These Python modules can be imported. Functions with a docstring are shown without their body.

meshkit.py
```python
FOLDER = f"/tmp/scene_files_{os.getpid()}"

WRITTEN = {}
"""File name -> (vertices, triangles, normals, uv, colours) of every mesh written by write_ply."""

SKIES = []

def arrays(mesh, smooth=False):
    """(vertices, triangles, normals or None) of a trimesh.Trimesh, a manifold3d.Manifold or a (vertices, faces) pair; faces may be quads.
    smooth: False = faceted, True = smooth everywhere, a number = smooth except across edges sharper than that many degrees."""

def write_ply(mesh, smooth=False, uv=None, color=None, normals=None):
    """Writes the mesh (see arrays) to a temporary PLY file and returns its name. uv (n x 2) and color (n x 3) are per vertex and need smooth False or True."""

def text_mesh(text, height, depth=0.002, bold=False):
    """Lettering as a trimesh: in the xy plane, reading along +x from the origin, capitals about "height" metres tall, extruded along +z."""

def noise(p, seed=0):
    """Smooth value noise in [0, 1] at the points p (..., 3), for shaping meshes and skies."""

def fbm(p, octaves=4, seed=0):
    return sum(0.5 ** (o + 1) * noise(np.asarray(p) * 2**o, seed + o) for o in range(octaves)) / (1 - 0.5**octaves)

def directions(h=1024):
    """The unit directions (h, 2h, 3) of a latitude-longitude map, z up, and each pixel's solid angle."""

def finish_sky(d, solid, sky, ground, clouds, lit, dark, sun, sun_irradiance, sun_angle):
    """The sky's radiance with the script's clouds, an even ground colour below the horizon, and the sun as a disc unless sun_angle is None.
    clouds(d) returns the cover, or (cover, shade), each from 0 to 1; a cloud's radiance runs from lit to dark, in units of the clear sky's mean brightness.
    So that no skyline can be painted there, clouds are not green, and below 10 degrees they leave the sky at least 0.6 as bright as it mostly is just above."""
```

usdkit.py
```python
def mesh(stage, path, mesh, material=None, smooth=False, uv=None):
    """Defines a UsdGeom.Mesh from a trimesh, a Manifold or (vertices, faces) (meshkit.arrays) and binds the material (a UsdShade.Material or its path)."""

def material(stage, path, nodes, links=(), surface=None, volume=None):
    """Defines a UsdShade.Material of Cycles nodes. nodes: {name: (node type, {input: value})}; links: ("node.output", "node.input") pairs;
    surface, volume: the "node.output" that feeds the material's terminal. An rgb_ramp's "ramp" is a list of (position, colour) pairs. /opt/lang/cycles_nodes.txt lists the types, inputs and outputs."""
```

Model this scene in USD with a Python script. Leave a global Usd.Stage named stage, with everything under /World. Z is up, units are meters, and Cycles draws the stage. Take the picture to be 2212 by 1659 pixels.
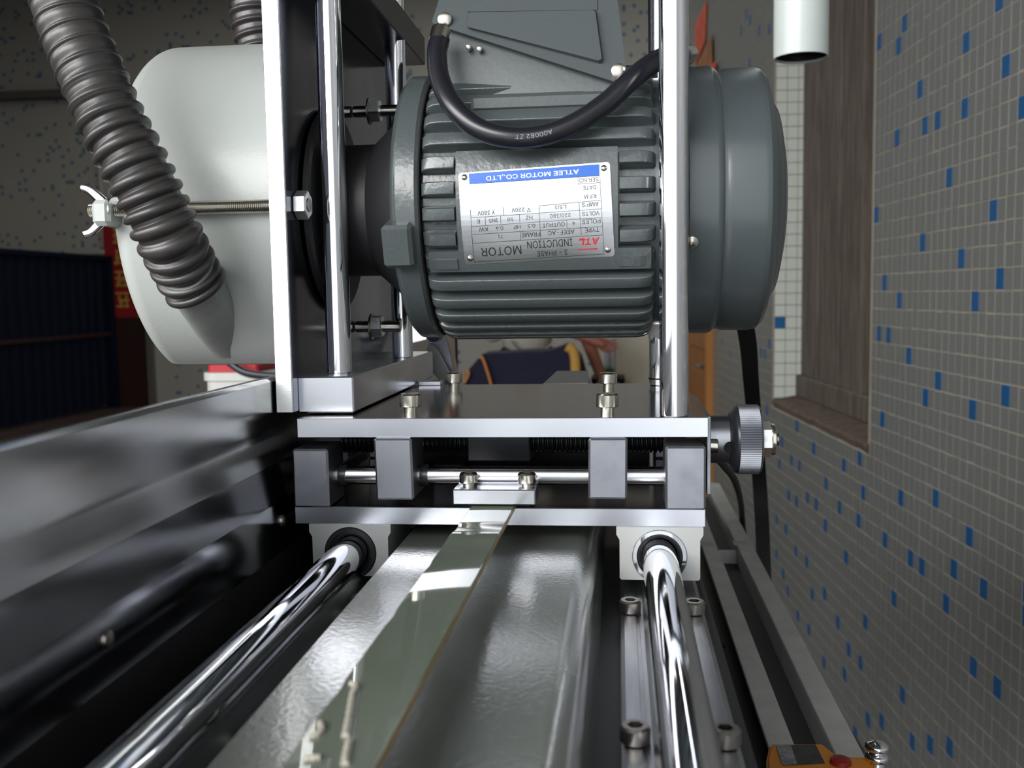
import math, random
import numpy as np, trimesh, manifold3d as m3, usdkit, meshkit
from shapely.geometry import Polygon, Point, box as sbox
from shapely import affinity
from shapely.ops import unary_union
from pxr import Usd, UsdGeom, UsdLux, UsdShade, Gf, Sdf

random.seed(7); rng = np.random.default_rng(7)
PI = math.pi
stage = Usd.Stage.CreateInMemory()
UsdGeom.SetStageUpAxis(stage, UsdGeom.Tokens.z)
UsdGeom.SetStageMetersPerUnit(stage, 1.0)
UsdGeom.Xform.Define(stage, '/World')
UsdGeom.Scope.Define(stage, '/World/Looks')

# ------------------------------------------------------------------ camera
FPX, CX, CY, CZ = 2150.0, 1106.0, 829.5, 1.45
nrm = lambda v: np.asarray(v, float) / np.linalg.norm(v)
Yc = nrm([1335 - CX, 632 - CY, FPX])
_c = -(Yc[0] * .0163 + Yc[1]) / Yc[2]
Zc = -nrm([.0163, 1, _c]); Xc = np.cross(Yc, Zc)
CAM = np.stack([Xc, Yc, Zc], 1)
cam = UsdGeom.Camera.Define(stage, '/World/camera')
R = CAM
mtx = Gf.Matrix4d(R[0, 0], R[0, 1], R[0, 2], 0, -R[1, 0], -R[1, 1], -R[1, 2], 0, -R[2, 0], -R[2, 1], -R[2, 2], 0, 0, 0, CZ, 1)
cam.AddTransformOp().Set(mtx)
cam.CreateHorizontalApertureAttr(36.0); cam.CreateVerticalApertureAttr(27.0)
cam.CreateFocalLengthAttr(36.0 * FPX / 2212)
cam.CreateClippingRangeAttr((0.05, 200.0))
cam.CreateFStopAttr(14.0); cam.CreateFocusDistanceAttr(0.66)
cam.CreateExposureAttr(0.0)

# ------------------------------------------------------------------ light
dome = UsdLux.DomeLight.Define(stage, '/World/sky_light')
dome.CreateColorAttr((0.93, 0.97, 1.0)); dome.CreateIntensityAttr(0.48)

def rect(name, pos, target, w, h, inten, color):
    l = UsdLux.RectLight.Define(stage, '/World/' + name)
    p = np.array(pos, float); back = nrm(p - np.array(target, float))
    right = nrm(np.cross([0, 0, 1.0], back)); up = np.cross(back, right)
    l.AddTransformOp().Set(Gf.Matrix4d(*right, 0, *up, 0, *back, 0, *p, 1))
    l.CreateWidthAttr(w); l.CreateHeightAttr(h); l.CreateIntensityAttr(inten); l.CreateColorAttr(color)
    return l
rect('daylight_opening', (-1.95, -2.2, 2.80), (-0.3, 0.67, 1.60), 3.0, 1.5, 10.5, (1.0, 0.985, 0.96))
rect('daylight_side', (-3.5, -0.6, 2.55), (0, 0.2, 1.6), 2.6, 1.6, 5.4, (1.0, 0.985, 0.96))
rect('courtyard_skylight', (-2.6, 8.6, 5.4), (-2.6, 8.61, 0), 6.0, 5.0, 1.7, (1.0, 0.97, 0.92))  # added fill lamp that brightens the far end, no real source

def ray(px, py): return CAM.T @ np.array([(px - CX) / FPX, (py - CY) / FPX, 1.0])
def at(px, py, Y=None, X=None, Z=None):
    d = ray(px, py)
    t = Y / d[1] if Y is not None else X / d[0] if X is not None else (Z - CZ) / d[2]
    return d * t + np.array([0, 0, CZ])

# ------------------------------------------------------------------ materials
def mat(name, col, rough=.5, metal=0., coat=0., coat_r=.1, spec=.5, col2=None, nscale=60, nstretch=(1, 1, 1), ndetail=3, bump=None, rvar=0., trans=0., ramp=(.35, .65), aniso=None):
    """procedural principled material; col2 mottles the colour by noise; bump = (scale, distance, stretch)"""
    nodes = {'tc': ('texture_coordinate', {}), 'p': ('principled_bsdf', {'base_color': col, 'roughness': rough, 'metallic': metal, 'coat_weight': coat, 'coat_roughness': coat_r, 'specular_ior_level': spec, 'transmission_weight': trans})}
    links = []
    if col2 is not None or rvar:
        nodes['mp'] = ('mapping', {'scale': nstretch}); nodes['n'] = ('noise_texture', {'scale': float(nscale), 'detail': float(ndetail), 'roughness': .6})
        links += [('tc.object', 'mp.vector'), ('mp.vector', 'n.vector')]
    if col2 is not None:
        nodes['r'] = ('rgb_ramp', {'ramp': [(0, col), (ramp[0], col), (ramp[1], col2), (1, col2)]})
        links += [('n.fac', 'r.fac'), ('r.color', 'p.base_color')]
    if rvar:
        nodes['mr'] = ('map_range', {'from_min': .3, 'from_max': .7, 'to_min': max(rough - rvar, .02), 'to_max': rough + rvar})
        links += [('n.fac', 'mr.value'), ('mr.result', 'p.roughness')]
    if bump:
        sc, dist, st = bump
        nodes['mp2'] = ('mapping', {'scale': st}); nodes['n2'] = ('noise_texture', {'scale': float(sc), 'detail': 2.0})
        nodes['b'] = ('bump', {'strength': 1.0, 'distance': dist})
        links += [('tc.object', 'mp2.vector'), ('mp2.vector', 'n2.vector'), ('n2.fac', 'b.height'), ('b.normal', 'p.normal')]
        if coat: links.append(('b.normal', 'p.coat_normal'))
    return usdkit.material(stage, '/World/Looks/' + name, nodes, links, surface='p.BSDF')

M = {}
M['chrome'] = mat('chrome', (.78, .79, .82), .07, 1.0, rvar=.02, nscale=40)
M['rod'] = mat('rod_steel', (.74, .75, .79), .06, 1.0)
M['shaded_upright'] = mat('shaded_upright_steel', (.20, .215, .26), .16, 1.0, rvar=.03, nscale=6)  # upright plate side, its dim reflection put into the colour
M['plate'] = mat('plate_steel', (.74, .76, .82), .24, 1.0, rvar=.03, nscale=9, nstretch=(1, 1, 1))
M['block'] = mat('block_steel', (.40, .41, .45), .36, 1.0, col2=(.31, .32, .36), nscale=55, rvar=.05, bump=(1400, .00002, (1, 1, .06)))
M['alu_white'] = mat('milled_aluminium', (.86, .88, .88), .42, 1.0, rvar=.08, nscale=60, nstretch=(1, 1, 5), bump=(1000, .00003, (.2, 1, 1.4)))
M['alu_cast'] = mat('bead_blasted_aluminium', (.60, .615, .61), .55, .7, bump=(1800, .00003, (1, 1, 1)))
M['alu_rail'] = mat('extruded_aluminium', (.50, .51, .54), .30, 1.0, col2=(.36, .36, .38), nscale=20, nstretch=(6, .6, 6), bump=(700, .00004, (1, .02, 1)))
M['nickel'] = mat('nickel_screw', (.62, .59, .52), .22, 1.0)
M['dull_screw'] = mat('dull_screw', (.30, .28, .26), .35, 1.0)
M['dark'] = mat('dark_steel', (.035, .037, .045), .30, .4)
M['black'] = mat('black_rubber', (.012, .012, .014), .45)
M['hole'] = mat('hole_black', (.004, .004, .005), .9)
M['motor'] = mat('motor_paint', (.070, .084, .087), .34, 0, coat=.55, coat_r=.16, bump=(260, .00022, (1, 1, 1)))
M['motor_s'] = mat('motor_sheet_paint', (.066, .082, .088), .30, 0, coat=.35, coat_r=.18, bump=(160, .00004, (1, 1, 1)))
M['motor_box'] = mat('motor_box_paint', (.064, .077, .080), .46, 0, coat=.10, coat_r=.3, bump=(260, .00010, (1, 1, 1)))
M['cross'] = mat('ground_rod', (.66, .66, .68), .20, 1.0)
M['hood'] = mat('hood_paint', (.46, .49, .47), .42, 0, coat=.35, coat_r=.2, bump=(330, .00007, (1, 1, 1)))
M['nozzle'] = mat('nozzle_paint', (.33, .35, .335), .45, 0, coat=.2, coat_r=.3, col2=(.27, .285, .275), nscale=40)
M['bed'] = mat('bed_paint', (.155, .172, .155), .30, 0, coat=1.0, coat_r=.16, bump=(430, .00013, (1, 1, 1)))
M['belt'] = mat('belt_plastic', (.165, .195, .155), .5, 0, coat=1.0, coat_r=.035, spec=.0, col2=(.19, .22, .18), nscale=10)
M['belt_edge'] = mat('belt_edge', (.30, .20, .08), .5)
M['glue'] = mat('dried_glue', (.62, .58, .50), .5)
M['hose'] = mat('hose_plastic', (.030, .028, .028), .38, 0, coat=.3, coat_r=.28, col2=(.042, .038, .037), nscale=50, bump=(900, .00005, (1, 1, 1)))
M['cable'] = mat('cable_rubber', (.010, .010, .016), .32, 0, coat=.3, coat_r=.2)
M['print_w'] = mat('faint_print', (.32, .33, .38), .6)
M['shaded_top'] = mat('shaded_plate_steel', (.36, .345, .34), .13, 1.0, rvar=.02, nscale=8)  # same plate steel, darkened to paint the dim reflections on top
M['stainless2'] = mat('guard_dim_steel', (.20, .205, .22), .17, 1.0, rvar=.05, nscale=14, nstretch=(1, .3, 1), bump=(26, .0008, (1, .10, 1)))  # guard stainless in a darker tone, painting its weaker reflections
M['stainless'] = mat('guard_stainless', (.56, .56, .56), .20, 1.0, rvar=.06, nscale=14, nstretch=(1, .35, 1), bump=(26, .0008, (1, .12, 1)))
M['frame'] = mat('frame_dark', (.022, .022, .024), .5, .2)
M['channel'] = mat('channel_grey', (.58, .59, .58), .55, .1, col2=(.50, .51, .50), nscale=30)
M['channel_in'] = mat('channel_web', (.045, .047, .050), .6, .1)
M['pale'] = mat('pale_strip', (.42, .42, .40), .6)
M['label_al'] = mat('nameplate_aluminium', (.72, .74, .76), .26, 1.0, bump=(1500, .00001, (1, .1, 1)))
M['ink'] = mat('ink_black', (.012, .012, .014), .5)
M['ink_red'] = mat('ink_red', (.55, .02, .03), .45)
M['ink_blue'] = mat('ink_blue', (.01, .12, .55), .35)
M['ink_white'] = mat('ink_white', (.75, .80, .85), .4)
M['orange_case'] = mat('orange_case', (.62, .22, .02), .45)
M['case_red'] = mat('case_red', (.22, .015, .01), .4)
M['case_label'] = mat('case_label', (.05, .05, .052), .4, col2=(.02, .02, .02), nscale=90)
M['case_label2'] = mat('case_label_grey', (.30, .30, .32), .45, col2=(.16, .16, .18), nscale=160)
M['strap'] = mat('strap_black', (.006, .006, .008), .6)
M['pvc'] = mat('pvc_white', (.66, .72, .70), .38, 0, coat=.2)
M['grease'] = mat('white_grease', (.75, .75, .73), .5)
M['grout'] = mat('grout', (.42, .395, .325), .9, col2=(.36, .335, .27), nscale=9)
M['sill'] = mat('sill_concrete', (.16, .115, .085), .9, col2=(.10, .075, .058), nscale=22, bump=(120, .002, (1, 1, 1)))
M['wood'] = mat('shutter_wood', (.165, .135, .115), .75, col2=(.085, .066, .054), nscale=34, nstretch=(1, 1, .12), ndetail=5, bump=(60, .0012, (1, 1, .08)))
M['reveal'] = mat('reveal_tile', (.66, .70, .64), .35)
M['floor'] = mat('floor_tile', (.05, .028, .024), .55, col2=(.035, .021, .019), nscale=3)
M['ceil'] = mat('ceiling_grey', (.16, .15, .14), .9)
M['wall_plain'] = mat('wall_plain', (.30, .29, .26), .9, col2=(.26, .25, .22), nscale=2)
M['gate'] = mat('gate_blue', (.0015, .003, .009), .7, spec=.08)
M['brown'] = mat('door_brown', (.018, .007, .006), .7, spec=.15)
M['trim'] = mat('ledge_dark', (.06, .052, .045), .9)
M['door_o'] = mat('door_orange', (.34, .125, .022), .5, col2=(.28, .095, .018), nscale=14, nstretch=(1, 1, .1))
M['door_f'] = mat('door_frame_wood', (.46, .20, .045), .5, col2=(.38, .16, .035), nscale=20, nstretch=(1, 1, .1))
M['red'] = mat('banner_red', (.17, .006, .007), .7, spec=.2)
M['gold'] = mat('banner_gold', (.32, .18, .03), .6)
M['flag'] = mat('pennant_red', (.62, .08, .015), .7, col2=(.42, .03, .01), nscale=9)
M['flag2'] = mat('pennant_brown', (.20, .07, .02), .7, col2=(.34, .13, .02), nscale=8)
M['cloth_w'] = mat('shirt_pale', (.46, .43, .38), .9)
M['cloth_n'] = mat('navy_cloth', (.012, .014, .035), .9)
M['cord'] = mat('orange_cord', (.55, .21, .06), .7)
M['yellow'] = mat('yellow_strap', (.58, .33, .07), .7)
M['skin'] = mat('skin', (.30, .105, .065), .55)
M['hair'] = mat('hair', (.01, .009, .008), .6)
M['eye'] = mat('eye', (.05, .04, .04), .3)
M['bottle'] = mat('bottle_pale', (.45, .48, .52), .3)
M['green'] = mat('green_cloth', (.02, .10, .03), .7)
M['cap_r'] = mat('cap_red', (.45, .05, .08), .5)
M['cap_b'] = mat('cap_blue', (.05, .22, .45), .5)
M['cabinet'] = mat('cabinet_cream', (.68, .67, .55), .6)
M['white_face'] = mat('white_face', (.86, .86, .86), .4)
M['tub'] = mat('tub_white', (.55, .55, .53), .4, 0, coat=.3)
M['tubred'] = mat('tub_red', (.45, .01, .02), .5)

def tile_mat(name, a, b):
    nodes = {'g': ('geometry', {}), 'oi': ('object_info', {}), 'm': ('math', {'math_type': 'add'}), 'f': ('math', {'math_type': 'fraction'}), 'mx': ('mix', {'color1': a, 'color2': b}), 'p': ('principled_bsdf', {'roughness': .32, 'specular_ior_level': .4})}
    return usdkit.material(stage, '/World/Looks/' + name, nodes, [('g.random_per_island', 'm.value1'), ('oi.random', 'm.value2'), ('m.value', 'f.value1'), ('f.value', 'mx.fac'), ('mx.color', 'p.base_color')], surface='p.BSDF')
M['tile'] = tile_mat('tile_white', (.205, .212, .205), (.235, .24, .228))
M['tile_b'] = tile_mat('tile_blue', (.014, .10, .27), (.018, .125, .32))

def far_tile(name):
    """mosaic wall too far off to tell the tiles apart: 50 mm cells, about one in twenty blue, with joints"""
    nodes = {'g': ('geometry', {}), 'o': ('vector_math', {'math_type': 'add', 'vector2': (.013, .013, .013)}), 's': ('vector_math', {'math_type': 'snap', 'vector2': (.043, .043, .043)}),
             'w': ('white_noise_texture', {'dimensions': '3D'}), 'gt': ('math', {'math_type': 'greater_than', 'value2': .945}),
             'd': ('vector_math', {'math_type': 'scale', 'scale': 23.2558}), 'fr': ('vector_math', {'math_type': 'fraction'}), 'x': ('separate_xyz', {}),
             'lx': ('math', {'math_type': 'less_than', 'value2': .07}), 'lz': ('math', {'math_type': 'less_than', 'value2': .07}), 'mm': ('math', {'math_type': 'maximum'}),
             'n': ('noise_texture', {'scale': .8}), 'base': ('mix', {'color1': (.20, .195, .17), 'color2': (.25, .24, .21)}),
             'c1': ('mix', {'color2': (.016, .075, .15)}), 'c2': ('mix', {'color2': (.24, .225, .19)}), 'p': ('principled_bsdf', {'roughness': .5})}
    L = [('g.position', 'o.vector1'), ('o.vector', 's.vector1'), ('s.vector', 'w.vector'), ('w.value', 'gt.value1'), ('o.vector', 'd.vector1'), ('d.vector', 'fr.vector1'), ('fr.vector', 'x.vector'),
         ('x.x', 'lx.value1'), ('x.z', 'lz.value1'), ('lx.value', 'mm.value1'), ('lz.value', 'mm.value2'), ('g.position', 'n.vector'), ('n.fac', 'base.fac'), ('base.color', 'c1.color1'), ('gt.value', 'c1.fac'),
         ('c1.color', 'c2.color1'), ('mm.value', 'c2.fac'), ('c2.color', 'p.base_color')]
    return usdkit.material(stage, '/World/Looks/' + name, nodes, L, surface='p.BSDF')
M['far_tile'] = far_tile('far_mosaic')

# ------------------------------------------------------------------ scene tree helpers
used = {}
def numbered(parent, name):
    k = (parent, name); i = used.get(k, 0); used[k] = i + 1
    return name if i == 0 else f'{name}_{i:03d}'
ORG = {}
def setd(p, label=None, cat=None, group=None, kind=None):
    for k, v in (('label', label), ('category', cat), ('group', group), ('kind', kind)):
        if v: p.SetCustomDataByKey(k, v)
    return p
def thing(name, label=None, cat=None, loc=(0, 0, 0), group=None, kind=None):
    path = '/World/' + numbered('/World', name)
    x = UsdGeom.Xform.Define(stage, path); x.AddTranslateOp().Set(Gf.Vec3d(*map(float, loc)))
    ORG[path] = np.array(loc, float)
    return setd(x.GetPrim(), label, cat, group, kind)
def obj(name, mesh, m, parent=None, smooth=30, label=None, cat=None, group=None, kind=None):
    pp = str(parent.GetPath()) if parent is not None else '/World'
    path = pp + '/' + numbered(pp, name)
    org = ORG.get(pp, np.zeros(3)); ORG[path] = org
    if isinstance(mesh, list): mesh = cat_(mesh)
    if hasattr(mesh, 'to_mesh'): mesh = tm(mesh)
    mesh = mesh.copy(); mesh.vertices = mesh.vertices - org
    p = usdkit.mesh(stage, path, mesh, M[m] if isinstance(m, str) else m, smooth=smooth).GetPrim()
    return setd(p, label, cat, group, kind)

def cat_(l): return trimesh.util.concatenate([tm(x) if hasattr(x, 'to_mesh') else x for x in l])
def tm(mf):
    a = mf.to_mesh(); return trimesh.Trimesh(a.vert_properties[:, :3], a.tri_verts, process=False)
def mf(t):
    t = t.copy(); t.merge_vertices()
    return m3.Manifold(m3.Mesh(np.asarray(t.vertices, np.float32), np.asarray(t.faces, np.uint32)))
def bx(x0, x1, y0, y1, z0, z1, r=.0006):
    """box with chamfered edges"""
    a = np.array([[x0, y0, z0], [x1, y1, z1]]); c = a.mean(0); h = abs(a[1] - a[0]) / 2; r = min(r, .45 * h.min())
    pts = [c + np.array(s) * (h - r * (1 - np.eye(3)[k])) for k in range(3) for s in [(i, j, l) for i in (-1, 1) for j in (-1, 1) for l in (-1, 1)]]
    return trimesh.Trimesh(np.array(pts)).convex_hull if r > 0 else trimesh.creation.box(bounds=a)
def AX(axis):
    z = {'x': [1, 0, 0], 'y': [0, 1, 0], 'z': [0, 0, 1]}.get(axis, axis) if isinstance(axis, str) else axis
    z = nrm(z); x = nrm(np.cross([0, 0, 1.0], z)) if abs(z[2]) < .9 else nrm(np.cross([0, 1.0, 0], z)); y = np.cross(z, x)
    return np.stack([x, y, z], 1)
def place(mesh, axis, o):
    T = np.eye(4); T[:3, :3] = AX(axis); T[:3, 3] = o
    m = mesh.copy(); m.apply_transform(T); return m
def lathe(prof, axis, o, n=64):
    """prof: (r, h) from bottom to top, closed on the axis when r is 0 at the ends"""
    prof = np.array(prof, float); k = len(prof); a = np.arange(n) * 2 * PI / n
    v = np.stack([np.outer(prof[:, 0], np.cos(a)), np.outer(prof[:, 0], np.sin(a)), np.repeat(prof[:, 1:2], n, 1)], -1).reshape(-1, 3)
    f = []
    for i in range(k - 1):
        j = np.arange(n); q = (j + 1) % n
        f += [np.stack([i * n + j, i * n + q, (i + 1) * n + q], 1), np.stack([i * n + j, (i + 1) * n + q, (i + 1) * n + j], 1)]
    t = trimesh.Trimesh(v, np.vstack(f), process=False); t.merge_vertices(); t.update_faces(t.nondegenerate_faces())
    return place(t, axis, o)
def cyl(r, h0, h1, axis, o, n=48, c=.0005):
    return lathe([(0, h0), (r - c, h0), (r, h0 + c), (r, h1 - c), (r - c, h1), (0, h1)], axis, o, n)
def ring(r0, r1, h0, h1, axis, o, n=64):
    return lathe([(r0, h0), (r1, h0), (r1, h1), (r0, h1), (r0, h0)], axis, o, n)
def prism(poly, h0, h1, axis, o=(0, 0, 0)):
    """polygon in the plane across axis: y -> (X, Z), x -> (Y, Z), z -> (X, Y)"""
    t = trimesh.creation.extrude_polygon(poly, h1 - h0, engine='earcut'); v = t.vertices.copy(); v[:, 2] += h0
    idx = {'y': (0, 2, 1), 'x': (2, 0, 1), 'z': (0, 1, 2)}[axis]
    w = np.stack([v[:, i] for i in idx], 1) + np.array(o); t = trimesh.Trimesh(w, t.faces, process=False)
    if axis == 'y': t.invert()
    return t
def hexa(r, h0, h1, axis, o, rot=0.):
    a = np.arange(6) * PI / 3 + rot; c = r * .07
    t = trimesh.Trimesh(np.vstack([np.c_[(r) * np.cos(a), r * np.sin(a), np.full(6, h)] for h in (h0 + c, h1 - c)] + [np.c_[(r - c) * np.cos(a), (r - c) * np.sin(a), np.full(6, h)] for h in (h0, h1)])).convex_hull
    return place(t, axis, o)
def crspl(P, n=12):
    P = np.asarray(P, float); P = np.vstack([2 * P[0] - P[1], P, 2 * P[-1] - P[-2]]); out = []
    for i in range(1, len(P) - 2):
        t = np.linspace(0, 1, n, endpoint=False)[:, None]
        out.append(.5 * ((2 * P[i]) + (-P[i - 1] + P[i + 1]) * t + (2 * P[i - 1] - 5 * P[i] + 4 * P[i + 1] - P[i + 2]) * t ** 2 + (-P[i - 1] + 3 * P[i] - 3 * P[i + 1] + P[i + 2]) * t ** 3))
    return np.vstack(out + [P[-2:-1]])
def resample(P, step):
    s = np.r_[0, np.cumsum(np.linalg.norm(np.diff(P, axis=0), axis=1))]; q = np.arange(0, s[-1], step)
    return np.stack([np.interp(q, s, P[:, k]) for k in range(3)], 1), q
def frames(P):
    T = np.gradient(P, axis=0); T /= np.linalg.norm(T, axis=1)[:, None]
    u = nrm(np.cross(T[0], [0, 1.0, .1])); U = []
    for t in T:
        u = nrm(u - t * (u @ t)); U.append(u)
    U = np.array(U); return T, U, np.cross(T, U)
def tube(P, r, n=20):
    P = np.asarray(P, float); r = np.broadcast_to(r, len(P)); T, U, V = frames(P); a = np.arange(n) * 2 * PI / n
    v = (P[:, None] + r[:, None, None] * (np.cos(a)[None, :, None] * U[:, None] + np.sin(a)[None, :, None] * V[:, None])).reshape(-1, 3)
    k = len(P); f = []; j = np.arange(n); q = (j + 1) % n
    for i in range(k - 1): f += [np.stack([i * n + j, i * n + q, (i + 1) * n + q], 1), np.stack([i * n + j, (i + 1) * n + q, (i + 1) * n + j], 1)]
    v = np.vstack([v, P[:1], P[-1:]]); f += [np.stack([q, j, np.full(n, k * n)], 1), np.stack([(k - 1) * n + j, (k - 1) * n + q, np.full(n, k * n + 1)], 1)]
    return trimesh.Trimesh(v, np.vstack(f), process=False)
def cap_screw(parent, o, r=.0065, h=.008, gap=.003, axis='z', m='nickel', name='cap_screw'):
    """socket head cap screw standing on o: knurled head with a hexagon socket, on its shank"""
    head = lathe([(0, gap), (r - .0004, gap), (r, gap + .0005), (r, gap + h - .0009), (r - .0009, gap + h), (0, gap + h)], 'z', (0, 0, 0), 48)
    v = head.vertices; rr = np.hypot(v[:, 0], v[:, 1]); k = (rr > r - .0001); s = 1 - .012 * (np.arange(len(v)) % 2); v[k, :2] *= s[k, None]; head.vertices = v
    a = np.arange(6) * PI / 3; hx = trimesh.creation.extrude_polygon(Polygon(np.c_[np.cos(a), np.sin(a)] * r * .53), h, engine='earcut'); hx.apply_translation((0, 0, gap + h * .45))
    g = mf(head) - mf(hx)
    t = tm(g); sh = cyl(r * .6, -.001, gap + .001, 'z', (0, 0, 0), 24, .0001)
    p = obj(name, place(cat_([t, sh]), axis, o), m, parent, smooth=35)
    pp = trimesh.creation.extrude_polygon(Polygon(np.c_[np.cos(a), np.sin(a)] * r * .525), .0006, engine='earcut'); pp.apply_translation((0, 0, gap + h * .45))
    obj('socket', place(pp, axis, o), 'hole', p, smooth=False)
    return p
# ------------------------------------------------------------------ the setting
WD = np.array([-.0755, .9971, 0]); NR = np.array([-.9971, -.0755, 0]); WDIST = 1.0
def wp(u, d, v): return WD * u + NR * (d - WDIST) + np.array([0, 0, v])      # wall point: along, out from the face, up
def wuv(px, py):
    d = ray(px, py); t = -WDIST / (d @ NR); p = d * t; return p @ WD, p[2] + CZ
def wbox(u0, u1, d0, d1, v0, v1, c=0.):
    b = bx(u0, u1, d0, d1, v0, v1, c) if c else trimesh.creation.box(bounds=[[u0, d0, v0], [u1, d1, v1]])
    v = b.vertices; b = trimesh.Trimesh(np.array([wp(*q) for q in v]), b.faces, process=False); b.invert(); return b

def struct(name, mesh, m, parent=None, smooth=False): return obj(name, mesh, m, parent, smooth, kind='structure' if parent is None else None)
fl = struct('floor', trimesh.creation.box(bounds=[[-9.4, -3.2, -.1], [3.2, 13.3, 0]]), 'floor')
struct('ceiling', [trimesh.creation.box(bounds=[[-9.4, -1.0, 3.05], [3.2, 4.6, 3.25]]), trimesh.creation.box(bounds=[[-9.4, 4.4, 3.25], [3.2, 4.6, 5.6]]), trimesh.creation.box(bounds=[[-9.4, 4.6, 5.6], [3.2, 13.3, 5.8]])], 'ceil')
struct('wall_back', trimesh.creation.box(bounds=[[-9.4, 13.0, 0], [3.2, 13.3, 5.6]]), 'far_tile')
struct('wall_left', trimesh.creation.box(bounds=[[-9.4, -3.2, 0], [-9.2, 13.0, 5.6]]), 'wall_plain')
struct('trim_1', bx(-9.2, -7.15, 12.8, 13.0, 4.16, 4.26, .01), 'trim')
struct('trim_2', [bx(-6.97, -6.93, 12.96, 13.0, 2.17, 3.3, .004), bx(-9.2, -6.93, 12.94, 13.0, 2.08, 2.15, .01)], 'far_tile')

# right wall: mosaic tiles on grout, with a shuttered window and an orange door in it
U0, U1, PU, PV, TH = -3.0, 6.93, .0409, .0503, .0013
WN = (3.075, 4.335, .98, 2.75)                                                # window opening u0 u1 v0 v1
OU, OV = 2.1948, 1.3404
wr = thing('wall_right', kind='structure', loc=wp(4, 0, 0))
gr = [wbox(U0, WN[0], -.25, 0, 0, 5.6), wbox(WN[1], U1, -.25, 0, 0, 5.6), wbox(WN[0], WN[1], -.25, 0, 0, WN[2] - .02), wbox(WN[0], WN[1], -.25, 0, WN[3], 5.6)]
obj('grout_bed', gr, 'grout', wr, smooth=False)
blue_px = []
for ox, oy, s, L in ((1400, 0, 2.724, [(1372, 193), (1522, 167), (1463, 320), (1890, 237), (2133, 355), (1588, 553), (1849, 643), (1619, 757), (1690, 720), (1332, 807), (1461, 838), (1764, 1047), (2032, 1225), (1353, 1280), (1617, 1430), (1845, 1515), (2080, 1610), (1402, 1645), (2195, 610), (2075, 20), (575, 100), (660, 170), (603, 105), (548, 180), (715, 190), (598, 380), (545, 410), (730, 545)]),
                     (1400, 600, 2.724, [(1489, 133), (1930, 137), (1348, 325), (1428, 330), (1546, 455), (1714, 602), (1640, 695), (1912, 778), (2115, 700), (1389, 818), (1240, 1025), (980, 1025), (880, 890), (784, 950), (820, 780), (764, 748), (703, 773), (843, 1060), (893, 1105), (772, 1130), (1153, 1145), (1262, 1218), (1043, 1222), (826, 1245), (932, 1280), (875, 1297), (991, 1338), (1131, 1380), (1490, 1278), (1692, 1293), (1038, 1455), (1236, 1468), (1400, 1518), (1890, 1537), (758, 1435), (812, 1492), (685, 470), (715, 420), (670, 415), (490, 460), (440, 400)]),
                     (1400, 1050, 2.724, [(1543, 410), (1607, 465), (1800, 495), (1967, 625), (1747, 700), (1440, 637), (1164, 437), (940, 430), (873, 412), (797, 505), (756, 385), (820, 598), (967, 603), (1047, 630), (880, 760), (1116, 800), (1285, 843), (946, 865), (1170, 960), (1037, 1005), (1253, 1078), (1164, 1130), (1895, 1080), (1506, 1230), (2078, 1270), (1383, 1370), (1305, 1430), (1215, 1465), (1557, 1515), (1660, 1548), (1778, 1580), (2205, 640)])):
    blue_px += [(ox + x / s, oy + y / s) for x, y in L]
cell = lambda u, v: (math.floor((u - OU) / PU), math.floor((v - OV) / PV))
blue = {cell(*wuv(x, y)) for x, y in blue_px}
cells = []
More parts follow.
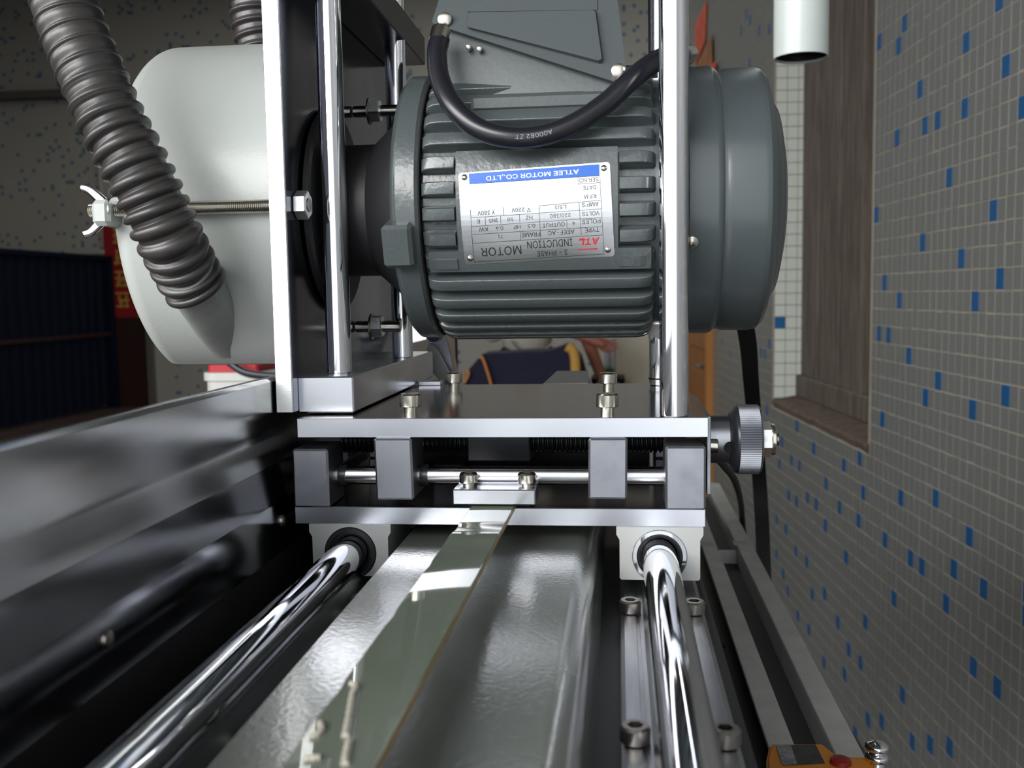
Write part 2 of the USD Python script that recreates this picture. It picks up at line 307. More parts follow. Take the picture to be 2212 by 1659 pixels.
for i in range(math.ceil((U0 - OU) / PU), math.floor((U1 - OU) / PU)):
    for j in range(math.floor(-OV / PV), math.floor(((3.75 if OU + i * PU > 4.4 else 3.05) - OV) / PV)):
        u, v = OU + i * PU, OV + j * PV
        if u + PU > WN[0] + .004 and u < WN[1] - .004 and v + PV > WN[2] - .012 and v < WN[3]: continue
        if 5.86 < u + PU / 2 < 6.80 and v < 2.10: continue
        b = (i, j) in blue or (u < 2.05 and rng.random() < .045)
        q = CAM @ (wp(u + PU / 2, 0, v + PV / 2) - [0, 0, CZ]); px, py = CX + FPX * q[0] / q[2], CY + FPX * q[1] / q[2]
        cells.append((q[2] if -5 < px < 2217 and -5 < py < 1664 else 99, u, v, b))
cells.sort(key=lambda c: c[0])
def tile_mesh(u, v):
    j = rng.normal(0, .0005, 3); g = .0031
    a, b, c, d = u + g / 2 + j[0], u + PU - g / 2 + j[0], v + g / 2 + j[1], v + PV - g / 2 + j[1]; h = TH + j[2] * .4; e = .0006
    w = [wp(*q) for q in [(a, 0, c), (b, 0, c), (b, 0, d), (a, 0, d), (a, h - e, c), (b, h - e, c), (b, h - e, d), (a, h - e, d), (a + e, h, c + e), (b - e, h, c + e), (b - e, h, d - e), (a + e, h, d - e)]]
    f = [(8, 10, 9), (8, 11, 10)]
    for k in range(4):
        n = (k + 1) % 4
        for s in (0, 4): f += [(s + k, s + 4 + k, s + 4 + n), (s + k, s + 4 + n, s + n)]
    return np.array(w), np.array(f)
stuffv = {False: [], True: []}; stufff = {False: [], True: []}; cnt = {False: 0, True: 0}
for k, (d, u, v, b) in enumerate(cells):
    w, f = tile_mesh(u, v)
    if k < 300: obj('tile', trimesh.Trimesh(w, f, process=False), 'tile_b' if b else 'tile', wr, smooth=False)
    else: stuffv[b].append(w); stufff[b].append(f + cnt[b]); cnt[b] += len(w)
obj('tile_field', trimesh.Trimesh(np.vstack(stuffv[False]), np.vstack(stufff[False]), process=False), 'tile', wr, smooth=False, kind='stuff')
obj('blue_tile_field', trimesh.Trimesh(np.vstack(stuffv[True]), np.vstack(stufff[True]), process=False), 'tile_b', wr, smooth=False, kind='stuff')

# window: timber shutter deep in the opening, concrete sill, white tiled far reveal
w1 = thing('window_1', kind='structure', loc=wp(3.7, 0, .98))
SD = -.115
obj('back_panel', wbox(WN[0], WN[1], -.20, SD - .02, WN[2] - .05, WN[3]), 'wood', w1, smooth=False)
ed = [WN[0], 3.12, 3.20, 3.34, 3.50, 3.66, 3.78, 3.93, 4.08, 4.22, WN[1]]
for k in range(len(ed) - 1):
    pr = (0, .012, .003, -.004, .010, -.002, .006, -.006, .004, .0)[k]
    obj('shutter_board', wbox(ed[k] + .002, ed[k + 1] - .002, SD - .03, SD + pr, WN[2] + .10, WN[3], .004), 'wood', w1, smooth=False)
obj('bottom_rail', wbox(WN[0], WN[1], SD - .03, SD + .022, WN[2] + .012, WN[2] + .105, .006), 'wood', w1, smooth=False)
sl = bx(WN[0], WN[1], SD, .004, 0, 1, 0); q = np.array([[WN[0] - .02, SD, WN[2] + .02], [WN[1] + .0, SD, WN[2] + .02], [WN[0] - .02, .010, WN[2] - .022], [WN[1], .010, WN[2] - .012]])
us = np.linspace(WN[0] - .012, WN[1] + .004, 60); top = []; 
for u in us:
    w = (meshkit.fbm(np.array([[u * 14, 3.1, .2]]))[0] - .5) * .022
    top.append([wp(u, SD - .01, WN[2] + .018 + w * .3), wp(u, .002, WN[2] - .004 + w * .6), wp(u, .007, WN[2] - .014 + w), wp(u, -.01, WN[2] - .07)])
top = np.array(top); nn = len(us); vv = top.reshape(-1, 3); ff = []
for a in range(nn - 1):
    for b in range(4):
        i, j = a * 4 + b, a * 4 + (b + 1) % 4
        ff += [(i, j, j + 4), (i, j + 4, i + 4)]
obj('window_sill', trimesh.Trimesh(vv, ff, process=False), 'sill', w1, smooth=40)
obj('reveal', wbox(WN[1], WN[1] + .01, -.20, -.001, WN[2] - .02, WN[3]), 'grout', w1, smooth=False)
for j in range(34):
    for i in range(3):
        d1 = -.002 - i * .047; z0 = WN[2] + .004 + j * PV
        obj('reveal_tile', wbox(WN[1] - .003, WN[1] + .002, max(d1 - .0445, SD - .02), d1, z0, z0 + PV - .0028, .0008), 'tile_b' if (i, j) in ((0, 6),) else 'reveal', w1, smooth=False)

d1 = thing('door_1', kind='structure', loc=wp(6.3, 0, 0))
obj('door_leaf', wbox(5.95, 6.76, -.03, .012, 0, 2.05, .004), 'door_o', d1, smooth=False)
obj('door_panel', wbox(6.05, 6.66, .012, .022, .2, .95, .006), 'door_o', d1, smooth=False)
obj('door_panel', wbox(6.05, 6.66, .012, .022, 1.1, 1.9, .006), 'door_o', d1, smooth=False)
obj('jamb', wbox(5.86, 5.95, -.03, .04, 0, 2.10, .006), 'door_f', d1, smooth=False)
obj('jamb', wbox(6.76, 6.84, -.03, .04, 0, 2.10, .006), 'door_f', d1, smooth=False)
obj('handle', place(cat_([cyl(.012, 0, .05, 'z', (0, 0, 0), 20), bx(-.06, .06, -.01, .01, .05, .065, .004)]), NR, wp(6.03, .012, 1.0)), 'dull_screw', d1)

# ------------------------------------------------------------------ far background
g = thing('corrugated_gate', 'very dark blue corrugated metal gate along the left side', 'gate', (-6.8, 12, 0))
n = 90; ys = np.linspace(9.6, 12.84, n); xs = -6.86 + .02 * np.sign(np.sin(np.arange(n) * 2 * PI / 6 + .3))
poly = Polygon(list(zip(xs, ys)) + list(zip(xs[::-1] - .02, ys[::-1])))
obj('corrugated_sheet', prism(poly, .05, 2.02, 'z'), 'gate', g, smooth=False)
obj('rail', bx(-6.90, -6.80, 9.6, 12.84, .98, 1.03, .004), 'brown', g); obj('rail', bx(-6.90, -6.78, 9.6, 12.84, 1.99, 2.05, .004), 'gate', g)
obj('post', bx(-6.92, -6.78, 12.80, 12.88, 0, 2.05, .004), 'gate', g)
x0, x1 = at(219, 600, Y=12.97)[0], at(305, 600, Y=12.97)[0]
b = thing('red_banner', 'tall red couplet banner with gold characters beside the dark gate', 'banner', (x0 + .2, 12.96, 1.2))
obj('paper', bx(x0 + .06, x0 + .50, 12.955, 12.97, 1.22, 2.52, .002), 'red', b)
def glyph(cx, cz, s, seed):
    r = random.Random(seed); P = []
    for k in range(3): z = cz + s * (.36 - .36 * k) + r.uniform(-.03, .03) * s; P.append(sbox(cx - s * r.uniform(.28, .45), z - .05 * s, cx + s * r.uniform(.28, .45), z + .05 * s))
    for k in range(2): x = cx + s * (-.2 + .4 * k) + r.uniform(-.06, .06) * s; P.append(affinity.rotate(sbox(x - .05 * s, cz - s * .45, x + .05 * s, cz + s * r.uniform(.2, .45)), r.uniform(-14, 14)))
    P.append(affinity.rotate(sbox(cx - .04 * s, cz - .3 * s, cx + .04 * s, cz + .1 * s), r.choice((-45, 45))))
    u = unary_union(P); return [prism(p, 12.950, 12.956, 'y') for p in getattr(u, 'geoms', [u])]
for k in range(4): obj('character', glyph(x0 + .30, 2.33 - .29 * k, .24, k + 3), 'gold', b, smooth=False)
dp = thing('door_2', kind='structure', loc=(x0 + .3, 13, 0))
obj('door_leaf', bx(x0, x0 + .62, 12.93, 12.99, 0, 1.22, .004), 'brown', dp); obj('jamb', bx(x0 + .62, x0 + .70, 12.9, 12.99, 0, 2.6, .004), 'trim', dp)
fp = [[(1529, 3), (1527, 160 * .55), (1505, 140), (1505, 52)], [(1543, 74), (1544, 150), (1504, 152)], [(1553, 132), (1553, 160), (1538, 147)]]
for k, (P, m, lb) in enumerate(zip(fp, ('flag', 'flag2', 'flag'), ('tall red paper pennant high on tiled wall above the motor', 'brown orange paper pennant half behind the red one', 'small red paper pennant tip lowest of the three'))):
    uvs = [wuv(*p) for p in P]; pl = Polygon(uvs)
    t = trimesh.creation.extrude_polygon(pl, .004, engine='earcut'); v = t.vertices
    t = trimesh.Trimesh(np.array([wp(q[0], .006 + .006 * k + q[2], q[1]) for q in v]), t.faces, process=False)
    obj('paper_pennant', t, m, None, False, lb, 'pennant')

Yp = 6.2
def PP(px, py, Y=Yp): return at(px, py, Y=Y)
pr = thing('person', 'person in pale shirt and dark trousers half hidden behind the motor', 'person', (PP(1140, 790)[0], Yp, 0))
def limb(joints):
    hs = []
    for (a, ra), (b2, rb) in zip(joints[:-1], joints[1:]):
        s1 = trimesh.creation.icosphere(2, ra); s1.apply_translation(a); s2 = trimesh.creation.icosphere(2, rb); s2.apply_translation(b2)
        hs.append(m3.Manifold.hull(mf(s1) + mf(s2)))
    return hs
def body(hs, ref=.02, it=8):
    u = hs[0]
    for h in hs[1:]: u = u + h
    t = tm(u.refine_to_length(ref)); t.merge_vertices(); trimesh.smoothing.filter_taubin(t, iterations=it); return t
px0 = PP(1140, 790)[0]; hz = 1.0
J = lambda dx, dy, z: np.array([px0 + dx, Yp + dy, z])
hand_a, hand_b = PP(1300, 815, Yp - .25), PP(1272, 732, Yp - .33)
parts = []
for s in (-1, 1):
    parts += limb([(J(s * .10, 0, .95), .10), (J(s * .14, -.03, .50), .068), (J(s * .15, .02, .09), .048), (J(s * .16, -.13, .04), .038)])
parts += limb([(J(0, 0, .98), .135), (J(0, .0, 1.18), .13), (J(0, .02, 1.38), .15), (J(0, .03, 1.48), .06), (J(0, 0, 1.60), .055)])
parts += limb([(J(-.17, .02, 1.42), .055), (PP(1110, 668, Yp - .22), .044), (hand_b, .030)])
el = PP(1252, 690, Yp - .05)
parts += limb([(J(.17, .02, 1.42), .055), (el, .045), (hand_a, .034)])
parts += limb([(J(0, 0, 1.62), .088), (J(0, -.02, 1.70), .095)])
for c, dr in ((hand_a, nrm([.25, -.1, -1])), (hand_b, nrm(PP(1326, 752, Yp - .36) - hand_b))):
    sd = nrm(np.cross(dr, [0, 1, 0])); pm = c + dr * .05
    parts += limb([(c, .03), (pm, .034), (pm + dr * .035, .03)])
    for k in range(4):
        b0 = pm + dr * .04 + sd * (.03 - .02 * k); L = (.07, .08, .075, .06)[k]
        parts += limb([(b0, .0095), (b0 + dr * L * .5 + [0, -.012, 0], .0085), (b0 + dr * L + [0, -.035, 0], .0075)])
    parts += limb([(pm - dr * .02 + sd * .03, .012), (pm + sd * .06 + dr * .02, .010), (pm + sd * .07 + dr * .05, .008)])
obj('body', body(parts, .02), 'skin', pr, smooth=True)
hd = J(0, -.1, 1.69)
nose = limb([(hd + [0, -.01, .005], .010), (hd + [0, -.022, -.02], .014)]); obj('nose', body(nose, .01, 3), 'skin', pr, smooth=True)
for s in (-1, 1):
    e = trimesh.creation.icosphere(2, .012); e.apply_translation(hd + [s * .034, .016, .012]); obj('eye', e, 'eye', pr, smooth=True)
    e = trimesh.creation.icosphere(2, .03); e.apply_scale([.35, .7, 1]); e.apply_translation(J(s * .095, 0, 1.69)); obj('ear', e, 'skin', pr, smooth=True)
mo = trimesh.creation.icosphere(2, .022); mo.apply_scale([1, .4, .3]); mo.apply_translation(hd + [0, .0, -.055]); obj('mouth', mo, 'case_red', pr, smooth=True)
hr = body(limb([(J(0, .035, 1.70), .096), (J(0, .0, 1.735), .090)]), .02, 3); obj('hair', hr, 'hair', pr, smooth=True)
hem = PP(1140, 770)[2]
sh = limb([(J(0, 0, hem + .12), .158), (J(0, .0, 1.24), .155), (J(0, .02, 1.40), .172)]); 
sh += limb([(J(-.16, .02, 1.42), .075), (J(-.215, 0, 1.22), .068)]) + limb([(J(.16, .02, 1.42), .075), (J(.21, .0, 1.24), .068)])
s0 = sh[0]
for h in sh[1:]: s0 = s0 + h
s0 = s0.trim_by_plane((0, 0, 1), hem); t = tm(s0.refine_to_length(.02)); obj('shirt', t, 'cloth_w', pr, smooth=50)
nk = crspl([PP(1105, 735, Yp - .175), PP(1120, 752, Yp - .178), PP(1150, 759, Yp - .18), PP(1180, 752, Yp - .178), PP(1198, 738, Yp - .175)], 8); obj('shirt_seam', tube(nk, .006, 8), 'label_al', pr)
tr = limb([(J(-.06, 0, 1.0), .155), (J(.06, 0, 1.0), .155)])
for s in (-1, 1): tr += limb([(J(s * .10, 0, .96), .125), (J(s * .145, -.03, .50), .088), (J(s * .155, .02, .12), .068)])
obj('trousers', body(tr, .03, 4), 'cloth_n', pr, smooth=True)

Yb = 5.5
bagp = [PP(1008, 830, Yb), PP(1020, 800, Yb), PP(1045, 772, Yb), PP(1090, 770, Yb), PP(1195, 764, Yb), PP(1225, 752, Yb), PP(1246, 775, Yb), PP(1262, 830, Yb)]
bc = PP(1130, 820, Yb); bg = thing('navy_bag', 'bulky navy cloth bag with orange piping and yellow strap', 'bag', (bc[0], Yb, .60))
bp = Polygon([(p[0], p[2]) for p in bagp] + [(bagp[-1][0] + .02, .62), (bagp[0][0] - .02, .660)]).buffer(.02)
bm = prism(bp, Yb, Yb + .28, 'y'); bm = tm(mf(bm).refine_to_length(.03)); trimesh.smoothing.filter_taubin(bm, iterations=12); obj('bag_body', bm, 'cloth_n', bg, smooth=True)
obj('piping', tube(crspl([PP(1037, 771, Yb - .03), PP(1043, 775, Yb - .035), PP(1052, 800, Yb - .04), PP(1061, 832, Yb - .04), PP(1064, 860, Yb - .04)], 8), .0085, 10), 'cord', bg)
obj('piping', tube(crspl([PP(1003, 828, Yb - .03), PP(1010, 815, Yb - .035), PP(1013, 806, Yb - .035), PP(1009, 802, Yb - .02), PP(1000, 812, Yb)], 8), .007, 10), 'cord', bg)
sp = crspl([PP(1224, 748, Yb - .06), PP(1238, 758, Yb - .06), PP(1243, 785, Yb - .06), PP(1243, 835, Yb - .06)], 8)
obj('strap', tube(sp, .028, 12), 'yellow', bg)
tbb = thing('low_bench', 'dark low bench carrying the navy bag behind the machine', 'bench', (bc[0], Yb + .15, 0))
obj('bench_top', bx(bc[0] - .40, bc[0] + .36, Yb - .15, Yb + .45, .56, .60, .004), 'brown', tbb)
for sx in (-.36, .32):
    for sy in (-.1, .4): obj('leg', bx(bc[0] + sx - .025, bc[0] + sx + .025, Yb + sy - .025, Yb + sy + .025, 0, .56, .003), 'brown', tbb)
gc = PP(1310, 800, 6.5)
bt = PP(1318, 790, 6.6)
bo = thing('water_bottle', 'clear pale bottle with red and blue cap behind the motor', 'bottle', (bt[0], 6.6, gc[2] - .047))
for dx, m in ((-.018, 'cap_r'), (.02, 'cap_b')):
    o = (bt[0] + dx, 6.6, gc[2] - .047)
    obj('bottle_body', lathe([(0, 0), (.018, 0), (.02, .02), (.02, .17), (.012, .20), (.009, .215), (0, .215)], 'z', o, 24), 'bottle', bo); obj('cap', lathe([(0, .215), (.014, .215), (.014, .245), (0, .245)], 'z', o, 20), m, bo)
cb = PP(1365, 790, 7.0); xa, xb = PP(1328, 780, 7.0)[0], PP(1470, 780, 7.0)[0]
cu = thing('cream_cabinet', 'plain cream cabinet standing beyond the guide posts', 'cabinet', ((xa + xb) / 2, 7.2, 0))
obj('body', bx(xa, xb, 7.0, 7.5, .05, 1.30, .008), 'cabinet', cu); obj('door', bx(xa + .03, xb - .01, 6.985, 7.0, .1, 1.27, .004), 'cabinet', cu); obj('plinth', bx(xa + .02, xb - .02, 7.03, 7.48, 0, .05, 0), 'frame', cu)
obj('green_cloth', lathe([(0, 0), (.05, 0), (.055, .02), (.04, .055), (.02, .07), (0, .072)], 'z', (gc[0] + .005, 6.5, gc[2] - .045), 20), 'green', None, True, 'small green cloth bundle under the bottles', 'cloth')
rk = thing('side_shelf', 'narrow shelf under the bottles and green bundle', 'shelf', (gc[0], 6.55, 0))
obj('shelf_board', bx(gc[0] - .10, gc[0] + .12, 6.43, 6.75, gc[2] - .075, gc[2] - .047, .002), 'brown', rk)
for sx in (-.08, .10): obj('leg', bx(gc[0] + sx - .015, gc[0] + sx + .015, 6.58, 6.61, 0, gc[2] - .075, .002), 'brown', rk)

# white tub behind the guard
t0, t1 = at(436, 800, Y=1.9), at(700, 800, Y=1.9); zt, zb = at(436, 797, Y=1.9)[2], at(436, 852, Y=1.9)[2]
tb = thing('white_tub', 'pale rounded plastic tub with red lid strip behind the guard', 'tub', ((t0[0] + t1[0]) / 2, 2.0, zb - .12))
tp = sbox(t0[0], 1.9, t1[0], 2.15).buffer(-.03).buffer(.03)
obj('body', prism(tp, zb - .12, zt - .012, 'z'), 'tub', tb, smooth=50); obj('rim', prism(tp.buffer(.006), zt - .024, zt - .008, 'z'), 'tub', tb, smooth=50)
obj('lid', prism(sbox(t0[0] + .01, 1.93, t0[0] + .10, 2.1).buffer(.008), zt - .008, zt + .006, 'z'), 'tubred', tb)
obj('handle', tube(crspl([(t0[0] + .06, 1.895, zt + .012), (t0[0] + .10, 1.885, zt - .008), (t0[0] + .17, 1.885, zt - .014), (t0[0] + .22, 1.895, zt + .0)], 8), .008, 12), 'dark', tb)
ts = thing('tub_stool', 'dark stool carrying the pale tub behind the guard', 'stool', ((t0[0] + t1[0]) / 2, 2.0, 0))
obj('seat', bx(t0[0], t1[0], 1.88, 2.18, zb - .15, zb - .12, .004), 'frame', ts)
for sx in (t0[0] + .03, t1[0] - .03):
    for sy in (1.91, 2.15): obj('leg', bx(sx - .015, sx + .015, sy - .015, sy + .015, 0, zb - .15, .002), 'frame', ts)
# ------------------------------------------------------------------ machine stand and bed
st = thing('machine_stand', 'dark steel stand under the long machine bed', 'stand', (-.03, .8, 0))
obj('stand_top', bx(-.30, .188, -.2, 1.9, 1.03, 1.0597, .003), 'frame', st)
for x in (-.27, .155):
    for y in (-.12, 1.8): obj('leg', bx(x - .03, x + .03, y - .03, y + .03, 0, 1.03, .004), 'frame', st)
obj('stretcher', bx(-.27, .155, 1.78, 1.82, .25, .30, .003), 'frame', st)

bd = thing('machine_bed', 'long pale painted machine bed with twin chrome guide rods', 'machine bed', (-.06, .6, 1.06))
obj('bed_beam', bx(-.200, .052, -.2, 1.44, 1.06, 1.271, .003), 'frame', bd)
cp = Polygon([(-.1285, 1.262), (-.1285, 1.3045), (-.127, 1.306)] + [(-.0255 + .0125 * math.sin(a), 1.2935 + .0125 * math.cos(a)) for a in np.linspace(0, PI / 2, 9)] + [(-.013, 1.288), (-.0105, 1.283), (-.0105, 1.262)])
obj('bed_cover', prism(cp, -.15, 1.42, 'y'), 'bed', bd, smooth=40, label='pale green grey painted bed cover')
ZR, XL, XRr = 1.298, -.1596, .0227
for xc in (XRr, XL):
    gro = obj('guide_rod', cyl(.010, -.15, 1.42, 'y', (xc, 0, ZR), 96), 'rod', bd, smooth=True)
    pf = [(-.0225, 1.271), (-.0225, 1.2765), (-.0205, 1.2775), (-.0145, 1.2775), (-.0143, 1.2769), (-.0127, 1.2769), (-.0125, 1.2775), (-.0105, 1.2775), (-.0085, 1.279), (-.0045, 1.287), (-.0045, 1.290)]
    pf = [(xc + a, b2) for a, b2 in pf] + [(xc - a, b2) for a, b2 in pf[::-1]]
    rl = obj('support_rail', prism(Polygon(pf), -.15, 1.42, 'y'), 'alu_rail', bd, smooth=False, label='extruded aluminium support rail under a guide rod')
    for y in (.213, .372, .5295, .688, .846):
        for sx in (-.0172, .0168):
            cap_screw(bd, (xc + sx, y, 1.2775), r=.0060, h=.0066, gap=.0004, m='dull_screw', name='rail_screw')

# polished guard sheet along the left of the bed
pts = [(-.2145, 1.3985), (-.2135, 1.4015), (-.208, 1.402), (-.207, 1.400), (-.207, 1.372), (-.2065, 1.368), (-.2035, 1.352), (-.2010, 1.330), (-.2005, 1.300), (-.2035, 1.285), (-.2035, 1.215)]
from shapely.geometry import LineString
strip = lambda P: LineString(P).buffer(.0007, cap_style='flat', join_style='round', quad_segs=3)
gd = thing('splash_guard', 'polished stainless guard sheet along the left of the bed', 'guard', (-.207, .5, 1.22))
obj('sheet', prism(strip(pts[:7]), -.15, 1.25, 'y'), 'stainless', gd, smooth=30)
obj('lower_sheet', prism(strip(pts[6:9]), -.15, 1.25, 'y'), 'stainless2', gd, smooth=30)  # same sheet, fading reflection painted as darker steel
obj('skirt', prism(strip(pts[8:]), -.15, 1.25, 'y'), 'frame', gd, smooth=30)  # lowest band coloured dark where the reflection dies out
for y in (.36, .565): obj('screw', lathe([(0, 0), (.004, 0), (.0035, .002), (0, .003)], 'x', (-.2005, y, 1.318), 20), 'dull_screw', gd)

# ------------------------------------------------------------------ carriage
ca = thing('machine_carriage', 'steel sliding carriage of stacked plates and chrome posts carrying the motor', 'carriage', (-.07, .68, 1.2855))
obj('lower_plate', bx(-.1932, .0490, .570, .800, 1.3152, 1.3257, .0005), 'shaded_top', ca)
obj('front_edge', bx(-.1932, .0490, .5692, .5708, 1.3152, 1.3257, .0005), 'plate', ca)  # added strip: the lit front face painted as a brighter steel
up = obj('upper_plate', bx(-.1900, .0505, .570, .786, 1.3672, 1.3787, .0005), 'shaded_top', ca)
obj('front_edge', bx(-.1900, .0505, .5692, .5708, 1.3672, 1.3787, .0005), 'plate', ca)  # brighter strip paints the light on this front face too
for x0, x1, z0, z1, tw in ((-.1926, -.1709, 1.3257, 1.3608, 0), (.0262, .0489, 1.3257, 1.3625, 0), (-.1428, -.1202, 1.3308, 1.3672, .02), (-.0176, .0046, 1.3318, 1.3672, -.012)):
    for y in (.566, .745):
        b = bx(x0, x1, y, y + .034, z0, z1, .0012)
        b.vertices[:, 0] += tw * (b.vertices[:, 2] - (z0 + z1) / 2) * -1
        obj('rod_block', b, 'block', ca)
for y in (.586, .762): obj('cross_rod', cyl(.0056, -.190, .046, 'x', (0, y, 1.3418), 48), 'cross', ca, smooth=40)
for xk in (-.1695, -.1190): obj('rod_collar', ring(.0056, .0066, xk, xk + .0045, 'x', (0, .586, 1.3418), 40), 'dark', ca)
# lead screw between the plates
hs = []; th = np.linspace(0, 2 * PI * 62, 62 * 14); lead = crspl([(-.19, .66, 1.352), (.05, .66, 1.352)], 4)
prf = []
for k in range(75): x = -.188 + k * .0031; prf += [(.0066, x), (.0082, x + .0010), (.0082, x + .0018), (.0066, x + .0028)]
obj('lead_screw', lathe([(0, prf[0][1])] + prf + [(0, prf[-1][1])], 'x', (0, .66, 1.352), 32), 'dark', ca)
obj('rear_plate', bx(-.168, .024, .781, .786, 1.3262, 1.3590, .0005), 'dark', ca)  # dark sheet added to paint the shade between the plates
obj('nut_block', bx(-.10, -.058, .645, .675, 1.340, 1.3672, .001), 'dark', ca)
for px_, py_ in ((885, 894), (1312, 895), (979, 839), (1314, 841)):
    o = at(px_, py_, Z=1.3787); cap_screw(ca, (o[0], o[1] + .003, 1.3787), r=.0067, h=.0080, gap=.0042)
# bearing blocks
for xc, nm in ((XRr + .0002, 'bright'), (XL, 'dark')):
    w = .0248; zt, zb = 1.3152, 1.2842
    pf = Polygon([(xc - w, zt), (xc - w, zt - .0045), (xc - w + .0018, zt - .0075), (xc - w + .0018, zb + .001), (xc - w + .0028, zb), (xc + w - .0028, zb), (xc + w - .0018, zb + .001), (xc + w - .0018, zt - .0075), (xc + w, zt - .0045), (xc + w, zt)])
    slot = sbox(xc - .0062, zb - .01, xc + .0062, ZR)
    pf = pf.difference(Point(xc, ZR).buffer(.0158, 32)).difference(slot)
    for y in (.568, .720):
        bb = obj('bearing_block', prism(pf, y, y + .05, 'y'), 'alu_cast', ca, smooth=40)
        cutb = mf(trimesh.creation.box(bounds=[[xc - .0062, y - .01, zb - .02], [xc + .0062, y + .06, ZR]]))
        obj('bearing_ring', mf(lathe([(.0132, .0012), (.0132, -.0002), (.0152, -.0002), (.0158, .0006), (.0158, .03), (.0132, .03), (.0132, .0012)], 'y', (xc, y, ZR), 64)) - cutb, 'chrome' if xc > 0 else 'black', bb, smooth=35)
        obj('seal', mf(lathe([(.0104, .004), (.0104, .0022), (.0118, .0014), (.0131, .0016), (.0131, .03), (.0104, .03), (.0104, .004)], 'y', (xc, y, ZR), 64)) - cutb, 'black', bb, smooth=35)
# foot block, upright plate, posts
obj('foot_block', bx(-.1952, -.1602, .588, .850, 1.3797, 1.4020, .0009), 'plate', ca)
for y in (.62, .70, .78): obj('washer', cyl(.008, 1.3787, 1.3797, 'z', (-.177, y, 0), 32, .0001), 'dull_screw', ca)
hv = obj('upright_plate', bx(-.2050, -.1946, .578, .872, 1.3808, 1.95, .0007), 'shaded_upright', ca)  # dark side colour paints the reflection of a dim room
obj('upright_edge', bx(-.2049, -.1947, .5768, .5785, 1.3812, 1.948, .0005), 'alu_white', hv, label='milled front edge of upright plate with its lit white put in the colour')  # white strip paints the light caught by the front edge
obj('top_block', bx(-.1944, -.161, .588, .852, 1.6444, 1.668, .0009), 'dark', ca)
for x, y, z0 in ((-.1770, .618, 1.402), (.0318, .578, 1.3787), (.0318, .770, 1.3787), (-.1690, .770, 1.402)):
    gq = obj('guide_post', cyl(.0080 if x < 0 else .0083, z0, 1.96, 'z', (x, y, 0), 72), 'rod', ca, smooth=40)
    if x > 0 and y > .7:
        obj('retaining_ring', ring(.0082, .0089, z0 + .0045, z0 + .0058, 'z', (x, y, 0), 40), 'dark', gq)
        s = trimesh.creation.icosphere(3, .0105); s.vertices *= (1 + .45 * (meshkit.fbm(s.vertices * 260) - .5))[:, None]; s.apply_scale([1, 1, 1.5]); s.apply_translation((x, y, at(1418, 703, Y=.77)[2])); obj('grease_blob', s, 'grease', gq, smooth=True, label='white grease blob')
obj('tie_bar', bx(-.190, .045, .845, .852, 1.40, 1.4001, 0), 'dark', ca) if False else None
q4 = np.array([at(1173, 829, Y=.815), at(1271, 827, Y=.815), at(1271, 801, Y=.90), at(1203, 801, Y=.90)])
ft = (1.5 * q4[0] - .5 * q4[3]) * 0 + q4[0] + np.array([.002, -.020, -.003]); fu = q4[1] + np.array([-.002, -.020, -.003])
vt = np.vstack([q4, q4 - [0, 0, .0014]]); obj('bent_tab', trimesh.Trimesh(vt).convex_hull, 'alu_cast', ca, smooth=False)
obj('tab_foot', bx(q4[0][0] + .004, q4[1][0] - .002, .792, .818, 1.376, q4[0][2] - .0002, .0004), 'block', ca)
obj('tab_screw', bx(*[at(905, 840, Y=.78)[0], at(953, 840, Y=.78)[0]], .778, .79, 1.3787, 1.3822, .0005), 'plate', ca)
# slanted arm behind the foot block
A0, A1 = at(930, 690, Y=.93), at(978, 838, Y=.90)
T = nrm(A1 - A0); S = nrm(np.cross(T, [0, 1, 0])); N = np.cross(S, T)
def obar(a, b, w, t, c=.002):
    L = np.linalg.norm(b - a); m = bx(-w / 2, w / 2, -t / 2, t / 2, 0, L, c); TT = np.eye(4); T_ = nrm(b - a); S_ = nrm(np.cross(T_, [0, 1, 0])); TT[:3, 0] = S_; TT[:3, 1] = np.cross(T_, S_); TT[:3, 2] = T_; TT[:3, 3] = a; m.apply_transform(TT); return m
ar = thing('feed_arm', 'slanting pale steel arm with dark roller behind the foot block', 'arm', A1)
ap = [at(*q, Y=.90) for q in ((906, 690), (946, 690), (968, 742), (990, 836), (966, 836))]
obj('arm_bar', prism(Polygon([(q[0], q[2]) for q in ap]), .896, .905, 'y'), 'block', ar)
ap = [at(*q, Y=.885) for q in ((930, 745), (944, 762), (968, 806), (969, 818), (958, 824), (938, 800), (926, 770))]
obj('arm_cheek', prism(Polygon([(q[0], q[2]) for q in ap]).buffer(.0015), .880, .888, 'y'), 'alu_cast', ar, smooth=50)
obj('roller', cyl(.0058, -.010, .012, 'y', at(940, 724, Y=.885), 32), 'dark', ar)
obj('pin', cyl(.003, -.012, .01, 'y', at(938, 720, Y=.88), 24), 'nickel', ar)
obj('arm_foot', bx(-.185, -.1445, .789, .91, 1.3600, 1.3668, .001), 'dark', ar)
w0, w1_ = at(898, 708, Y=1.32), at(945, 760, Y=1.32)
wpnl = thing('white_tray', 'added small white tray side seen through the gap left of the arm', 'panel', ((w0[0] + w1_[0]) / 2, 1.32, 1.06))  # panel added for a bright patch, its lit look painted as white
obj('face', bx(w0[0] - .02, w1_[0], 1.32, 1.33, w1_[2] - .01, w0[2] + .05, .001), 'white_face', wpnl); obj('stem', bx(w0[0] - .012, w0[0] - .004, 1.322, 1.328, 1.06, w1_[2] - .01, .0005), 'frame', wpnl)
p0, p1 = at(967, 740, Y=2.2), at(986, 830, Y=2.2)
bpst = thing('brown_post', 'thin dark brown wooden post behind the slanting arm', 'post', (p0[0], 2.2, 0))
